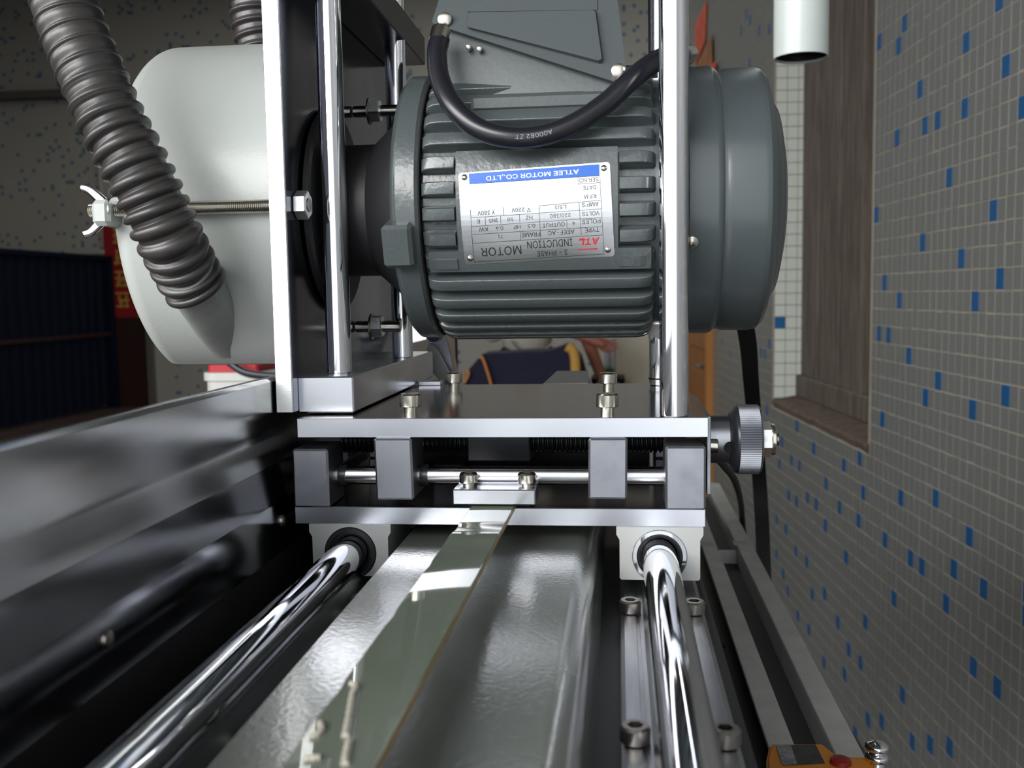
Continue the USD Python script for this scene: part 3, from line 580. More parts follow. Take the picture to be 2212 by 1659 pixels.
obj('upright', bx(p0[0], p1[0], 2.2, 2.23, .04, 1.7, .002), 'brown', bpst); obj('edge_strip', bx(p0[0] - .004, p0[0], 2.2, 2.22, .04, 1.7, .001), 'door_f', bpst); obj('foot', bx(p0[0] - .05, p1[0] + .05, 2.15, 2.28, 0, .04, .003), 'brown', bpst)

# adjusting knob on the right end of the lead screw
KZ, KY = 1.3598, .612
kn = thing('adjusting_knob', 'knurled steel adjusting knob with hexagon nut right of the carriage', 'adjusting knob', (.075, KY, KZ))
obj('boss', lathe([(0, .0505), (.0142, .0505), (.0145, .051), (.0145, .0690), (0, .0690)], 'x', (0, KY, KZ), 64), 'block', kn, smooth=40)
obj('flange', lathe([(0, .0655), (.0145, .0660), (.0195, .0690), (.0205, .0705), (.0205, .0722), (0, .0722)], 'x', (0, KY, KZ), 64), 'dark', kn, smooth=40)
a = np.arange(180) * 2 * PI / 180; rr = .0212 - .0006 * (np.arange(180) % 2); kp = Polygon(np.c_[rr * np.cos(a), rr * np.sin(a)])
kt = trimesh.creation.extrude_polygon(kp, .0122, engine='earcut'); kt.apply_translation((0, 0, .0715))
obj('knurled_ring', place(kt, 'x', (0, KY, KZ)), 'block', kn, smooth=False)
obj('knob_rim', lathe([(0, .0837), (.0200, .0837), (.0207, .0843), (.0200, .0850), (0, .0850)], 'x', (0, KY, KZ), 64), 'block', kn, smooth=40)
obj('hex_nut', hexa(.0108, .0850, .0918, 'x', (0, KY, KZ), .35), 'alu_white', kn, smooth=False); obj('washer', cyl(.0098, .0912, .0940, 'x', (0, KY, KZ), 48), 'nickel', kn); obj('spindle', cyl(.004, .094, .0965, 'x', (0, KY, KZ), 24), 'dull_screw', kn)
so = at(1545, 962, Y=KY - .0145)
ssc = obj('set_screw', cyl(.0043, .0515, .0585, 'x', (0, so[1] - .002, so[2]), 24), 'nickel', kn, label='brass coloured set screw'); obj('hole', cyl(.0036, -.0004, .0004, 'y', (so[0] + .0085, KY - .0142, so[2] - .001), 24), 'hole', kn)
obj('side_bracket', bx(.0506, .0530, .580, .700, 1.332, 1.378, .0004), 'block', kn)

# belt with its clamp
bl = thing('drive_belt', 'pale green flat plastic belt running from the clamp towards the viewer', 'belt', (-.073, .3, 1.3262))
ys = np.linspace(.590, -.10, 140); g1 = []
for y in ys:
    t = (.57 - y) / .3; xl, xr_ = -.0857 - .0028 * t, -.0608 - .0030 * t
    wv = .0004 * math.sin(y * 118) * math.exp(-((y - .49) / .03) ** 2)
    nk = .0007 * max(0, math.sin(y * 87 + 1.2)) ** 6
    z = 1.3276 + wv - .004 * t * 0
    g1.append([(xl + nk, y, z - .0022), (xl + nk, y, z - .0003), (xl + nk + .0004, y, z), (xl * .5 + xr_ * .5, y, z + .00005), (xr_ - .0004, y, z), (xr_, y, z - .0003), (xr_, y, z - .0022)])
g1 = np.array(g1); K = 7; vv = g1.reshape(-1, 3); ff = []
for i in range(len(ys) - 1):
    for k in range(K):
        p_, q_ = i * K + k, i * K + (k + 1) % K; ff += [(p_, q_, q_ + K), (p_, q_ + K, p_ + K)]
obj('belt_band', trimesh.Trimesh(vv, ff, process=True), 'belt', bl, smooth=40)
er = np.array([[(r_[5][0], r_[5][1], r_[5][2] - .0004), (r_[5][0] + .0005, r_[5][1], r_[5][2] - .0004), (r_[5][0] + .0005, r_[5][1], r_[5][2] - .0020), (r_[5][0], r_[5][1], r_[5][2] - .0020)] for r_ in g1]); vv = er.reshape(-1, 3); ff = []
for i in range(len(ys) - 1):
    for k in range(4): p_, q_ = i * 4 + k, i * 4 + (k + 1) % 4; ff += [(p_, q_, q_ + 4), (p_, q_ + 4, p_ + 4)]
obj('brown_edge', trimesh.Trimesh(vv, ff, process=False), 'belt_edge', bl, smooth=40, label='orange brown stained right edge')
for P in ([(757, 1475), (768, 1483), (761, 1500), (756, 1530), (750, 1565), (745, 1590)], [(754, 1600), (748, 1625), (744, 1650)], [(690, 1560), (694, 1575), (682, 1588), (668, 1590)], [(655, 1640), (690, 1636)]):
    pp = crspl([at(x, y, Z=1.3281) for x, y in P], 8); obj('glue_trace', tube(pp, .0007 + .0004 * np.abs(np.sin(np.arange(len(pp)) * .9)), 8), 'glue', bl, label='dried white glue trace')
bc_ = thing('belt_clamp', 'small steel clamp block holding the belt with two cap screws', 'clamp', (-.072, .575, 1.3277))
obj('clamp_block', bx(-.0962, -.0482, .5625, .588, 1.3288, 1.3378, .0006), 'plate', bc_)
for px_ in (1012, 1138):
    x = at(px_, 1045, Y=.575)[0]; cap_screw(bc_, (x, .5755, 1.3378), r=.0055, h=.0060, gap=.0016)
# ------------------------------------------------------------------ motor
AYm, AZm = .672, 1.508
O = (0, AYm, AZm)
mo_ = thing('electric_motor', 'grey green finned electric motor with cowl, terminal box and metal nameplate', 'motor', (-.03, AYm, AZm - .09))
RB, RF = .0795, .0880
# finned barrel: a gear-like section of radial ribs run along the shaft, with the ends drawn in
NF = 36; pr_ = []
for k in range(NF):
    a0 = 2 * PI * k / NF + .055
    for da, r in ((-.060, RB), (-.052, RB + .0012), (-.045, RF - .0012), (-.036, RF), (.036, RF), (.045, RF - .0012), (.052, RB + .0012), (.060, RB)):
        pr_.append((a0 + da, r))
    for t in np.linspace(.060, 2 * PI / NF - .060, 4)[1:-1]: pr_.append((a0 + t, RB))
pr_ = np.array(pr_); nA = len(pr_)
XA, XB = -.1165, .0225
st_ = [(0.0, .915), (.0012, .945), (.003, .97), (.006, .99), (.010, 1.0)]
xs = [XA + s for s, _ in st_] + list(np.linspace(XA + .02, XB - .02, 9)) + [XB - s for s, _ in st_[::-1]]
sc = [q for _, q in st_] + [1.0] * 9 + [q for _, q in st_[::-1]]
v = []
for x, s in zip(xs, sc):
    r = np.where(pr_[:, 1] > RB + .0001, RB + (pr_[:, 1] - RB) * np.clip((s - .915) / .085, 0, 1) ** .6, RB) * (1 if s > .94 else .99)
    v.append(np.stack([np.full(nA, x), AYm - r * np.cos(pr_[:, 0]), AZm + r * np.sin(pr_[:, 0])], 1))
k = len(v); v = np.vstack(v + [[[XA, AYm, AZm]], [[XB, AYm, AZm]]]); f = []; j = np.arange(nA); q = (j + 1) % nA
for i in range(k - 1): f += [np.stack([i * nA + j, i * nA + q, (i + 1) * nA + q], 1), np.stack([i * nA + j, (i + 1) * nA + q, (i + 1) * nA + j], 1)]
f += [np.stack([j * 0 + k * nA, q, j], 1), np.stack([j * 0 + k * nA + 1, (k - 1) * nA + j, (k - 1) * nA + q], 1)]
bar = trimesh.Trimesh(v, np.vstack(f), process=False); bar.fix_normals()
def sector(r, x0, x1, a0, a1, n=24, r0=.06):
    a = np.linspace(a0, a1, n); P = [(AYm - r * math.cos(t), AZm + r * math.sin(t)) for t in a] + [(AYm - r0 * math.cos(t), AZm + r0 * math.sin(t)) for t in a[::-1]]
    return prism(Polygon(P), x0, x1, 'x')
# clear the ribs under the plate, then add the smooth pad the nameplate sits on
def zang(py, px=1160, Yf=.586): return math.asin(np.clip((at(px, py, Y=Yf)[2] - AZm) / RF, -1, 1))
aT, aB = zang(318), zang(585)
xl_, xr2 = at(985, 465, Y=.585)[0], at(1335, 465, Y=.585)[0]
B_ = mf(bar)
pad = mf(sector(.0868, xl_, xr2, aB, aT))
clear = mf(sector(.095, xl_ - .001, xr2 + .001, aB, aT, r0=.0797))
full = mf(sector(.0872, XA + .004, XB - .003, zang(585), zang(540)))
obj('motor_body', tm(B_ - clear + pad + full), 'motor', mo_, smooth=32)
# end shield with lugs, mounting flange, studs
obj('end_shield', lathe([(0, -.1372), (.074, -.1372), (.0825, -.1345), (.0862, -.131), (.0865, -.1195), (.0845, -.1172), (0, -.1172)], 'x', O, 96), 'motor', mo_, smooth=40)
obj('end_seam', ring(.080, .0848, -.1180, -.1166, 'x', O, 96), 'hole', mo_, smooth=40)
lz0, lz1 = at(862, 582, Y=.58)[2], at(862, 490, Y=.58)[2]
for a, nm in ((math.atan2((lz0 + lz1) / 2 - AZm, .092), 0), (PI / 2 + .75, 1), (PI + .8, 2)):
    lug = bx(-.1385, -.1205, -.0130, .0130, .074, .0955, .0022); TT = np.eye(4)
    TT[:3, 0] = [1, 0, 0]; TT[:3, 2] = [0, -math.cos(a), math.sin(a)]; TT[:3, 1] = np.cross(TT[:3, 2], TT[:3, 0]); TT[:3, 3] = [0, AYm, AZm]; lug.apply_transform(TT)
    obj('lug', lug, 'motor', mo_)
obj('mounting_flange', lathe([(0, -.1940), (.066, -.1940), (.0675, -.193), (.0675, -.190), (.066, -.1885), (.044, -.1885), (.044, -.160), (.062, -.140), (.062, -.137), (0, -.137)], 'x', O, 96), 'frame', mo_, smooth=40)
for px_, py_ in ((815, 240), (820, 705), (772, 445)):
    c = at(px_, py_, X=-.176)
    s = obj('stud', cyl(.0042, -.194, -.1600, 'x', (0, c[1], c[2]), 24), 'nickel', mo_)
    obj('stud_nut', hexa(.0085, -.1815, -.1735, 'x', (0, c[1], c[2]), .2), 'alu_white', s, smooth=False)
    obj('stud_washer', cyl(.0095, -.1825, -.1812, 'x', (0, c[1], c[2]), 32, .0001), 'dull_screw', s)
obj('neck', lathe([(0, .018), (.0795, .018), (.0795, .040), (0, .040)], 'x', O, 96), 'motor_s', mo_, smooth=40)
cw = [(0, .0395), (.0835, .0395), (.0855, .0415), (.0858, .0575), (.0848, .0600), (.0830, .0618), (.0828, .0640), (.0838, .0665), (.0840, .0845), (.0830, .0885), (.0800, .0915), (.0772, .0925), (.0690, .0935), (.0660, .0955), (.060, .0995), (.045, .1030), (.02, .1045), (0, .1048)]
cwp = obj('fan_cowl', lathe(cw, 'x', O, 128), 'motor_s', mo_, smooth=28)
csw = at(1491, 522, Y=.592); obj('cowl_screw', lathe([(0, 0), (.0040, 0), (.0036, .0022), (.002, .0032), (0, .0034)], nrm([0, csw[1] - AYm, csw[2] - AZm]), (csw[0] + .001, AYm + .0850 * nrm([csw[1] - AYm, csw[2] - AZm])[0], AZm + .0850 * nrm([csw[1] - AYm, csw[2] - AZm])[1]), 24), 'nickel', cwp)
# terminal box: tapering body and a slanting lid that faces the viewer
YL, TL, ZL = .602, .40, 1.5745
def L(px, py, Y=None):
    y = YL
    for _ in range(12):
        q = at(px, py, Y=y if Y is None else Y); y = YL + max(q[2] - ZL, -.02) * TL
    return (q[0], q[2])
def tilt(m): v = m.vertices; v[:, 1] += np.maximum(v[:, 2] - ZL, -.02) * TL; return m
hull_ = []
for px_, py_, dy in ((948, 62, .006), (1345, 190, .006), (1318, -40, .006), (975, -40, .006)):
    x, z = L(px_, py_); hull_.append((x, YL + (z - ZL) * TL + dy, z))
for y, pl in ((.624, [(956, 232), (1325, 238)]), (.735, [(985, 205), (1300, 215)])):
    for q_ in pl: x, z = L(*q_, Y=.615); hull_ += [(x, y, z), (x, y + .05, z + .07)]
tb_ = obj('terminal_box', trimesh.Trimesh(np.array(hull_)).convex_hull, 'motor_box', mo_, smooth=25)
lp = Polygon([L(932, 50), L(1357, 186), L(1328, -46), L(962, -46)]).buffer(-.0025).buffer(.0025)
obj('box_lid', tilt(prism(lp, YL, YL + .0068, 'y')), 'motor_box', tb_, smooth=30)
rp = Polygon([L(1010, 26), L(1290, 22), L(1306, 142), L(1006, 60)]).buffer(-.002).buffer(.002)
rp2 = Polygon([L(1010, 26), L(1290, 22), L(1290, -46), L(1006, -46)])
t = prism(rp, YL - .0036, YL + .001, 'y'); vv = t.vertices; cen = vv.mean(0); fr = vv[:, 1] < YL - .001; vv[fr, 0] += (cen[0] - vv[fr, 0]) * .035; vv[fr, 2] += (cen[2] - vv[fr, 2]) * .08
obj('lid_panel', tilt(t), 'motor_box', tb_, smooth=False)
ledge = prism(rp2, YL - .0008, YL + .001, 'y'); obj('lid_upper', tilt(ledge), 'motor_box', tb_, smooth=False)
for px_, py_ in ((962, 44), (1336, 155)):
    c = L(px_, py_); obj('lid_screw', lathe([(0, -.004), (.0025, -.004), (.0042, -.0032), (.0045, -.0015), (.0032, -.0008), (.0032, .001), (0, .001)], 'y', (c[0], YL + (c[1] - ZL) * TL, c[1]), 24), 'nickel', tb_)
for px_, py_ in ((1010, 98), (1034, 102), (1320, 194)): c = L(px_, py_, .612); obj('box_rivet', lathe([(0, -.002), (.0016, -.0012), (.0018, 0), (.0018, .004), (0, .004)], 'y', (c[0], .616, c[1]), 12), 'nickel', tb_)
def LS(px, py): return at(px, py, Y=.6)[0]
zb1, zb2 = at(1150, 250, Y=.602)[2], at(1150, 214, Y=.602)[2]
obj('box_base', [bx(LS(1008, 230), LS(1312, 230), .601, .74, zb1, (zb1 + zb2) / 2 - .0006, .002), bx(LS(1014, 230), LS(1306, 230), .604, .74, (zb1 + zb2) / 2 - .001, zb2 + .004, .002)], 'motor_box', mo_)

# nameplate: thin aluminium sheet bent round the pad, print laid on it upside down as in the picture
nz = lambda X, Y: (960 + X / 5.53, 320 + Y / 5.53)
RP = .0872
def zpt(X, Y):                 # nameplate coordinates from the close-up of the photograph: along the shaft, round the barrel
    px, py = nz(X, Y); p = None; lo = .6
    for _ in range(12):
        p = at(px, py, Y=lo); lo = AYm - math.sqrt(max(RP ** 2 - (p[2] - AZm) ** 2, 1e-9))
    return p[0], math.asin((p[2] - AZm) / RP) * RP
def wrap(mesh, r0):
    v = mesh.vertices; a = v[:, 1] / RP; r = r0 + v[:, 2]
    return trimesh.Trimesh(np.stack([v[:, 0], AYm - r * np.cos(a), AZm + r * np.sin(a)], 1), mesh.faces, process=False)
def flat(poly, h, cut=.003):
    P = []; x0, y0, x1, y1 = poly.bounds; ys = np.arange(y0, y1 + cut, cut)
    for a, b in zip(ys[:-1], ys[1:]):
        c = poly.intersection(sbox(x0 - 1, a, x1 + 1, b)); P += [g for g in getattr(c, 'geoms', [c]) if g.geom_type == 'Polygon' and g.area > 1e-12]
    return trimesh.util.concatenate([trimesh.creation.extrude_polygon(g, h, engine='earcut') for g in P])
C4 = [zpt(170, 300), zpt(1975, 165), zpt(2035, 1290), zpt(250, 1392)]
plp = Polygon(C4).buffer(-.002).buffer(.002)
npt = obj('nameplate', wrap(flat(plp, .0005), RP - .0003), 'label_al', mo_, smooth=40, label='bright aluminium nameplate with printed table')
RI = RP + .0003
ex = nrm(np.array(zpt(300, 1300)) - np.array(zpt(1900, 1195)))         # reading direction: right to left in the picture
ey = np.array([-ex[1], ex[0]]); 
if ey[1] > 0: ey = -ey
def word(s, X, Y, W, H, m='ink', bold=False, shear=0., nm='print'):
    c = np.array(zpt(X, Y)); w = np.linalg.norm(np.array(zpt(X - W / 2, Y)) - np.array(zpt(X + W / 2, Y))); h = np.linalg.norm(np.array(zpt(X, Y - H / 2)) - np.array(zpt(X, Y + H / 2)))
    t = meshkit.text_mesh(s, 1.0, .0001, bold); v = t.vertices.copy(); b0, b1 = v.min(0), v.max(0)
    tx = (v[:, 0] - (b0[0] + b1[0]) / 2) / (b1[0] - b0[0]) * w; ty = (v[:, 1] - (b0[1] + b1[1]) / 2) / (b1[1] - b0[1]) * h; tx = tx + shear * ty
    p = c + tx[:, None] * ex + ty[:, None] * ey
    t = trimesh.Trimesh(np.c_[p, v[:, 2]], t.faces, process=False); t.fix_normals()
    return wrap(t, RI)
BK = [('3 - PHASE', 1290, 1250, 365, 62), ('INDUCTION', 1258, 1140, 540, 88), ('MOTOR', 680, 1228, 480, 100), ('TYPE', 1765, 975, 170, 52), ('AEEF-AC', 1395, 1005, 318, 50), ('FRAME', 1033, 1030, 220, 54), ('71', 670, 1055, 60, 42),
      ('POLES', 1755, 875, 220, 52), ('4', 1543, 900, 30, 46), ('OUTPUT', 1305, 915, 265, 52), ('0.5', 1040, 928, 90, 46), ('HP', 868, 942, 80, 46), ('0.4', 658, 957, 90, 46), ('KW', 465, 970, 105, 46),
      ('VOLTS', 1748, 780, 205, 52), ('220/380', 1385, 803, 245, 54), ('HZ', 1013, 830, 80, 46), ('50', 788, 850, 68, 42), ('INS', 585, 864, 105, 46), ('E', 405, 876, 38, 46),
      ("AMP'S", 1742, 672, 200, 52), ('1.5/1', 1390, 702, 145, 50), ('220V', 880, 738, 150, 46), ('Y 380V', 500, 772, 205, 48), ('R.P.M', 1745, 575, 140, 48), ('DATE', 1735, 470, 155, 48), ('SER.NO', 1725, 380, 232, 50)]
obj('print', [word(s, X, Y, W, H) for s, X, Y, W, H in BK], 'ink', npt, smooth=False, label='black printed lettering')
tri = Polygon([zpt(985, 765), zpt(1032, 760), zpt(1008, 712)]); tri = tri.difference(tri.buffer(-.00025))
def ln(a, b, w=.00022):
    a, b = np.array(zpt(*a)), np.array(zpt(*b)); d = nrm(b - a); n_ = np.array([-d[1], d[0]]) * w / 2
    return wrap(flat(Polygon([a + n_, b + n_, b - n_, a - n_]), .00008), RI)
LN = [((355, 1360), (1908, 1262)), ((345, 1137), (1892, 1036)), ((335, 1032), (1884, 934)), ((328, 936), (1878, 829)), ((320, 832), (1872, 725)), ((1130, 690), (1866, 622)), ((310, 430), (1852, 330)),
      ((1850, 200), (1908, 1262)), ((312, 740), (358, 1360)), ((1637, 1040), (1606, 632)), ((1152, 1075), (1130, 700)), ((912, 1095), (908, 1000)), ((1466, 955), (1462, 858)), ((902, 885), (897, 790)), ((676, 905), (672, 808)), ((492, 920), (488, 822)), ((712, 805), (707, 705)), ((1600, 440), (1594, 345)), ((1594, 430), (1856, 412))]
obj('ruled_line', [ln(*q) for q in LN] + [wrap(trimesh.creation.extrude_polygon(tri, .00008, engine='earcut'), RI)], 'ink', npt, smooth=False)
obj('logo', [word('ATL', 1728, 1112, 240, 82, bold=True, shear=.18)] + [ln((1598, 1212), (1828, 1200), .0007), ln((1606, 1098), (1712, 1092), .0006)], 'ink_red', npt, smooth=False, label='red slanted letters under a bar')
obj('blue_band', wrap(flat(Polygon([zpt(290, 306), zpt(1846, 195), zpt(1850, 328), zpt(300, 432)]), .00006), RI), 'ink_blue', npt, smooth=False, label='blue printed band')
obj('band_lettering', word('ATLEE MOTOR CO.,LTD', 1050, 318, 1110, 66, bold=True).copy(), 'ink_white', npt, smooth=False, label='white lettering on the blue band') if False else None
tw = word('ATLEE MOTOR CO.,LTD', 1050, 318, 1110, 66, bold=True); vv = tw.vertices; rr_ = np.hypot(vv[:, 1] - AYm, vv[:, 2] - AZm); f_ = (rr_ + .00008) / rr_; vv[:, 1] = AYm + (vv[:, 1] - AYm) * f_; vv[:, 2] = AZm + (vv[:, 2] - AZm) * f_
obj('band_lettering', tw, 'ink_white', npt, smooth=False, label='white lettering on the blue band')
for X, Y in ((240, 350), (1905, 240), (310, 1315), (1952, 1213)):
    s, tt = zpt(X, Y); a = tt / RP; dr = np.array([0, -math.cos(a), math.sin(a)])
    obj('rivet', lathe([(0, 0), (.0019, 0), (.0017, .0007), (.0010, .0012), (0, .0014)], dr, np.array([s, AYm, AZm]) + dr * (RP + .0001), 24), 'nickel', npt, smooth=True)

# power cable looping from the box
cpth = [(950, 84, .606), (944, 118, .600), (950, 170, .592), (978, 228, .582), (1030, 276, .576), (1100, 297, .574), (1170, 293, .576), (1240, 268, .580), (1310, 222, .586), (1360, 175, .592), (1405, 140, .602), (1440, 122, .618), (1475, 118, .66), (1490, 116, .74), (1480, 130, .80)]
cpt = np.array([at(x, y, Y=d) for x, y, d in cpth]); cl = crspl(cpt, 12); cc, sarc = resample(cl, .002)
pc = thing('power_cable', 'black power cable looping below the terminal box of the motor', 'cable', cc[0])
obj('sheath', tube(cc, .0061, 24), 'cable', pc, smooth=True)
obj('gland', [place(lathe([(0, -.004), (.0058, -.004), (.0058, .004), (0, .004)], 'z', (0, 0, 0), 24), nrm(cc[3] - cc[0]), cc[0] + [0, 0, .002])], 'nickel', pc); obj('gland_sleeve', place(lathe([(0, 0), (.0052, 0), (.0052, .005), (0, .005)], 'z', (0, 0, 0), 24), nrm(cc[3] - cc[0]), cc[2]), 'cord', pc, label='orange sleeve at the gland')
# faint print along the cable
tmesh = meshkit.text_mesh('A00082 ZT', .0024, .00012); v = tmesh.vertices; Tn, _, _ = frames(cc)
i0 = int(np.argmin(np.linalg.norm(cc - at(1190, 291, Y=.576), axis=1))); out = []
for x, y, z in v:
    s = sarc[i0] - x * 1.15; k = min(max(int(np.searchsorted(sarc, s)), 1), len(cc) - 1); t_ = (s - sarc[k - 1]) / (sarc[k] - sarc[k - 1]); c = cc[k - 1] * (1 - t_) + cc[k] * t_
    tv = nrm(Tn[k]); fy = nrm(np.array([0, -1.0, 0]) - tv * (-tv[1])); up_ = nrm(np.cross(tv, fy)); up_ = up_ if up_[2] < 0 else -up_
    an = (y - .0010) / .0061; out.append(c + (fy * math.cos(an) + up_ * math.sin(an)) * (.00612 + z))
obj('cable_print', trimesh.Trimesh(np.array(out), tmesh.faces, process=False), 'print_w', pc, smooth=False)

# ------------------------------------------------------------------ wheel guard, hose, adjusting rod
HY, HZ = .722, 1.5115; HO = (0, HY, HZ); RH = .1195
wg = thing('wheel_guard', 'pale grey rounded sheet metal wheel guard left of the upright plate', 'guard', (-.28, HY, 1.41))
hp = [(0, -.3215), (.06, -.3213), (.100, -.3205)] + [(RH - .014 + .014 * math.sin(a), -.3060 - .014 * math.cos(a)) for a in np.linspace(.25, PI / 2, 7)] + [(RH, -.2052), (0, -.2052)]
shell = mf(lathe(hp, 'x', HO, 160)).trim_by_plane((0, 0, 1), 1.4045)
obj('shell', tm(shell), 'hood', wg, smooth=32)
n0, n1 = at(480, 706, Y=.655), at(394, 572, Y=.572)
dr = nrm(n1 - n0); nzl = mf(lathe([(0, -.012), (.0182, -.012), (.0172, .0), (.0168, np.linalg.norm(n1 - n0)), (0, np.linalg.norm(n1 - n0))], dr, n0, 64))
obj('nozzle', tm(nzl), 'nozzle', wg, smooth=40, label='grey dust outlet tube')
lgp = at(236, 462, Y=.60); obj('lug_arm', [bx(lgp[0] - .006, lgp[0] + .006, .588, .66, lgp[2] - .008, lgp[2] + .008, .003)], 'hood', wg)
RY = .5965; ra = at(214, 457, Y=RY); rb = at(560, 443, Y=RY); RZ = (ra[2] + rb[2]) / 2
rod = thing('clamping_rod', 'threaded clamping rod across the guard with wing nut and hexagon nut', 'rod', (-.25, RY, RZ))
pf = []; x = ra[0] - .006
while x < -.1872: pf += [(.0036, x), (.0042, x + .0006), (.0036, x + .0012)]; x += .0012
obj('threaded_rod', lathe([(0, pf[0][1])] + pf + [(0, pf[-1][1])], 'x', (0, RY, RZ), 24), 'nickel', rod, smooth=False)
hx = at(645, 436, X=-.189); obj('hex_nut', hexa(.0088, -.1943, -.1868, 'x', (0, RY, RZ), .5), 'alu_white', rod, smooth=False); obj('nut_bore', cyl(.0042, -.1869, -.1862, 'x', (0, RY, RZ), 24, .0001), 'dull_screw', rod)
obj('wing_nut', lathe([(0, 0), (.0075, 0), (.0065, .008), (.0050, .011), (0, .011)], (-1, 0, 0), (ra[0] + .010, RY, RZ), 32), 'chrome', rod, smooth=40)
for sgn in (1, -1):
    P = crspl([(ra[0] + .004, RY, RZ + sgn * .004), (ra[0] - .001, RY, RZ + sgn * .009), (ra[0] - .006, RY, RZ + sgn * .013), (ra[0] - .011, RY, RZ + sgn * .0145)], 6); w = tube(P, np.linspace(.0036, .0024, len(P)), 12); w.vertices[:, 1] = RY + (w.vertices[:, 1] - RY) * .55
    obj('wing', w, 'chrome', rod, smooth=True)

hpx = [(428, 626, .588), (410, 598, .582), (390, 560, .573), (362, 505, .562), (325, 425, .556), (285, 345, .553), (243, 265, .553), (200, 165, .554), (160, 70, .556), (132, -25, .558), (118, -110, .56), (112, -220, .565)]
hc = crspl([at(x, y, Y=d) for x, y, d in hpx], 30); hcs, hs_ = resample(hc, .00055)
Ltot = hs_[-1]; sw = .052; rib = np.zeros(len(hs_)); pos = .003; cent = []
while pos < Ltot: cent.append(pos); pos += .0090 if pos < .075 else .0104 if pos > .10 else .0097
cent = np.array(cent); dmin = np.abs(hs_[:, None] - cent[None]).min(1)
rb_ = np.clip(1 - (dmin / .0030) ** 2, 0, 1) ** .5
fl_ = np.clip(1 - (dmin / .0012) ** 2, 0, 1) ** .5
mixk = np.clip((hs_ - .10) / .05, 0, 1)
rad = .0168 + .0031 * rb_ * (1 - mixk) + mixk * (.0014 + .0014 * fl_ - .0004 * np.cos(hs_ * 600))
sh_ = thing('suction_hose', 'thick dark ribbed suction hose rising from the guard outlet, nearest', 'hose', hcs[0])
obj('hose_wall', tube(hcs, rad, 56), 'hose', sh_, smooth=True)
h2 = [at(x, y, Y=.82) for x, y in ((566, 112), (562, 90), (556, 60), (550, 20), (545, -40), (542, -140))]
hc2, hs2 = resample(crspl(h2, 24), .0007); r2 = .0188 + .0022 * np.clip(np.sin(hs2 * 2 * PI / .0100), -.2, 1)
s2 = thing('suction_hose', 'second ribbed hose behind the upright plate above the guard', 'hose', hc2[0])
obj('hose_wall', tube(hc2, r2, 40), 'hose', s2, smooth=True); obj('hose_cuff', place(lathe([(0, 0), (.0215, 0), (.0215, .012), (0, .012)], 'z', (0, 0, 0), 40), nrm(hc2[5] - hc2[0]), hc2[0] - nrm(hc2[5] - hc2[0]) * .014), 'black', s2)

# ------------------------------------------------------------------ right hand side things
ch = thing('steel_channel', 'long grey steel channel lying open side up right of the bed', 'channel', (.151, 1.0, 1.06))
CZ0, CZ1 = 1.06, 1.09
obj('flange', bx(.1160, .1370, .2, 1.88, CZ1 - .004, CZ1, .0008), 'channel', ch); obj('flange', bx(.1658, .1875, .2, 1.88, CZ1 - .004, CZ1, .0008), 'channel', ch)
obj('side_wall', bx(.1350, .1370, .2, 1.88, CZ0, CZ1 - .004, 0), 'channel', ch); obj('side_wall', bx(.1658, .1678, .2, 1.88, CZ0, CZ1 - .004, 0), 'channel', ch)
obj('web', bx(.1350, .1678, .2, 1.88, CZ0, CZ0 + .003, 0), 'channel_in', ch)
for x0, x1, py in ((1512, 1541, 1174), (1583, 1614, 1172)):
    a, b = at(x0, py, Z=CZ1 + .0008), at(x1, py, Z=CZ1 + .0008); obj('joint_strip', bx(a[0], b[0], a[1] - .012, a[1] + .010, CZ1, CZ1 + .0012, .0003), 'pale', ch, label='pale joint strip')
a = at(1580, 1208, Z=CZ0 + .01); obj('web_stop', bx(.1372, .1656, a[1], a[1] + .006, CZ0 + .003, CZ0 + .022, .001), 'channel', ch)
a = at(1555, 1395, Z=1.061); jt = obj('stand_joint', bx(.056, .1150, a[1], a[1] + .008, 1.06, 1.0612, .0003), 'sill', st)
# orange instrument case lying on the channel
E0 = .7150; MZ = 1.118
oc = thing('orange_instrument', 'orange hand instrument with dark label window lying on the grey channel', 'instrument', (.135, .65, 1.09))
def zq(px, py, z=MZ): p = at(px, py, Z=z); return (p[0], p[1])
op = Polygon([zq(1662, 1606), zq(1778, 1605), zq(1812, 1632), zq(1880, 1634), zq(1905, 1720), zq(1840, 1760), zq(1662, 1760), (zq(1655, 1640))]).buffer(-.003).buffer(.003)
obj('case', cat_([prism(op, 1.0905, MZ - .002, 'z'), prism(op.buffer(-.002), MZ - .002, MZ, 'z')]), 'orange_case', oc, smooth=40)
wq = Polygon([zq(1676, 1612), zq(1762, 1610), zq(1782, 1650), zq(1690, 1654)]).buffer(-.001).buffer(.001); obj('label_window', prism(wq, MZ, MZ + .0006, 'z'), 'case_label', oc, smooth=False, label='dark label window')
wq = Polygon([zq(1676, 1612), zq(1708, 1611), zq(1722, 1652), zq(1690, 1654)]).buffer(-.001).buffer(.001); obj('label_print', prism(wq, MZ + .0006, MZ + .0009, 'z'), 'case_label2', oc, smooth=False, label='grey printed end of the label')
c = at(1813, 1643, Z=MZ); obj('red_button', lathe([(0, 0), (.0075, 0), (.0070, .003), (.004, .0045), (0, .005)], 'z', (c[0], c[1] - .004, MZ), 32), 'case_red', oc, smooth=40, label='dark red push button')
cf = at(1893, 1655, Y=.70)
cz = cf[2]; fit = thing('chrome_fitting', 'stack of shiny chrome nuts at the right end of the orange instrument', 'fitting', (cf[0], .70, 1.06))
zt_ = at(1888, 1600, Y=.70)[2]
bs = [(0, 1.0602), (.007, 1.0602), (.007, cz - .004)]
for k in range(2):
    z0 = zt_ - .0155 + k * .0075 - .0; bs += [(.0052, z0), (.0078, z0 + .0016), (.0084, z0 + .0036), (.0076, z0 + .0056), (.0050, z0 + .0070)]
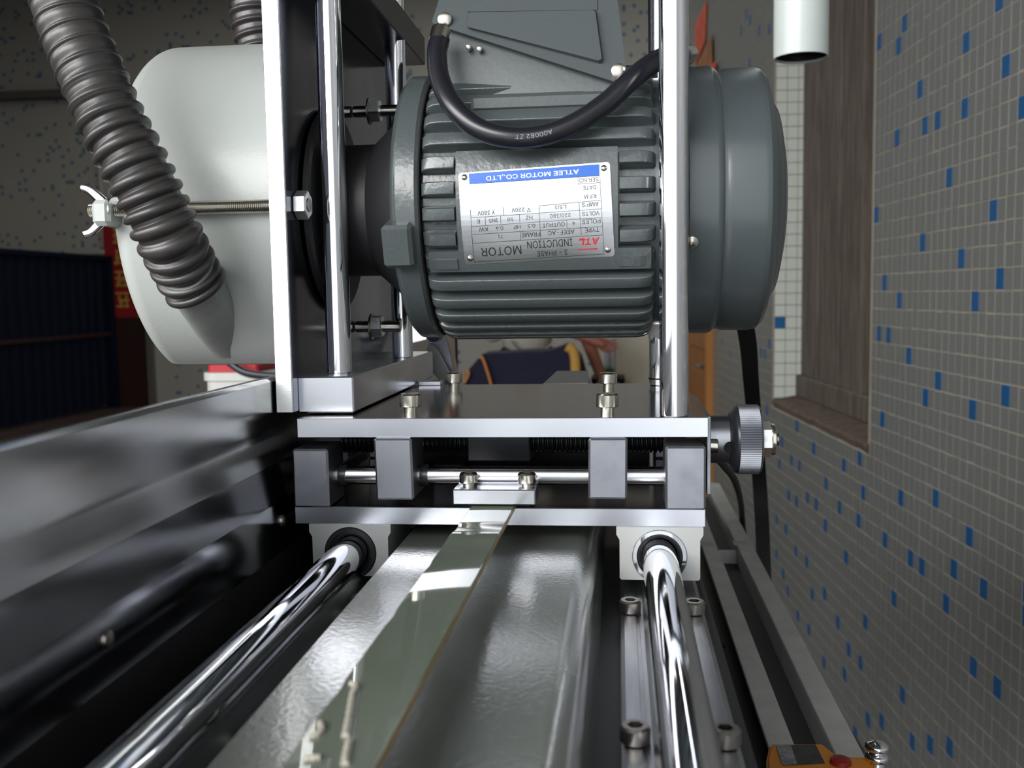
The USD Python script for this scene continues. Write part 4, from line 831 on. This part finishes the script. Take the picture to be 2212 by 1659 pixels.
obj('stacked_nuts', lathe(bs + [(0, zt_)], 'z', (cf[0], .70, 0), 40), 'chrome', fit, smooth=50)
sx0 = [np.array([.072, .764, 1.520]), np.array([.082, .80, 1.475]), at(1612, 715, Y=1.0), at(1624, 840, Y=1.25), at(1638, 1000, Y=1.42), at(1646, 1120, Y=1.45), at(1652, 1260, Y=1.46), at(1662, 1420, Y=1.46), at(1668, 1620, Y=1.46)]
sc_ = crspl(sx0, 10); wd_ = []
for p in sc_: w = .0085 * (.62 + .38 * min(p[1], 1.46) / 1.0); wd_.append([p + [-w, 0, 0], p + [w, 0, 0], p + [w, .004, 0], p + [-w, .004, 0]])
wd_ = np.array(wd_); vv = wd_.reshape(-1, 3); ff = [(0, 2, 1), (0, 3, 2)]
for i in range(len(sc_) - 1):
    for k in range(4): p_, q_ = i * 4 + k, i * 4 + (k + 1) % 4; ff += [(p_, q_, q_ + 4), (p_, q_ + 4, p_ + 4)]
obj('hanging_strap', trimesh.Trimesh(vv, ff, process=False), 'strap', None, 40, 'wide black strap hanging from behind the motor past the knob', 'strap')
tc_ = crspl([at(1545, 985, Y=.70), at(1566, 1008, Y=.85), at(1588, 1040, Y=1.1), at(1600, 1085, Y=1.47), at(1605, 1140, Y=1.60), at(1612, 1220, Y=1.63), at(1616, 1400, Y=1.63)], 10)
obj('thin_cable', tube(tc_, np.interp(np.arange(len(tc_)), [0, len(tc_)], [.0028, .0058]), 14), 'strap', None, True, 'thin black cable curving down from under the knurled knob', 'cable')
pa, pb = at(1671, 128, Y=1.45), at(1789, 124, Y=1.45); pr2 = (pb[0] - pa[0]) / 2; pcx = (pa[0] + pb[0]) / 2
hp_ = thing('hanging_pipe', 'white plastic pipe hanging open end down near the tiled wall', 'pipe', (pcx, 1.45, pa[2]))
obj('pipe_wall', lathe([(pr2 - .0022, pa[2] + .02), (pr2 - .0022, pa[2] + .0005), (pr2 - .0008, pa[2]), (pr2, pa[2] + .0008), (pr2, 3.05), (pr2 - .0022, 3.05), (pr2 - .0022, pa[2] + .02)], 'z', (pcx, 1.45, 0), 72), 'pvc', hp_, 40)
obj('bore', ring(pr2 - .0034, pr2 - .0023, pa[2] + .003, 3.04, 'z', (pcx, 1.45, 0), 64), 'black', hp_, 40, label='black liner added as the shade inside the pipe')  # black liner added to paint the shade inside the open pipe
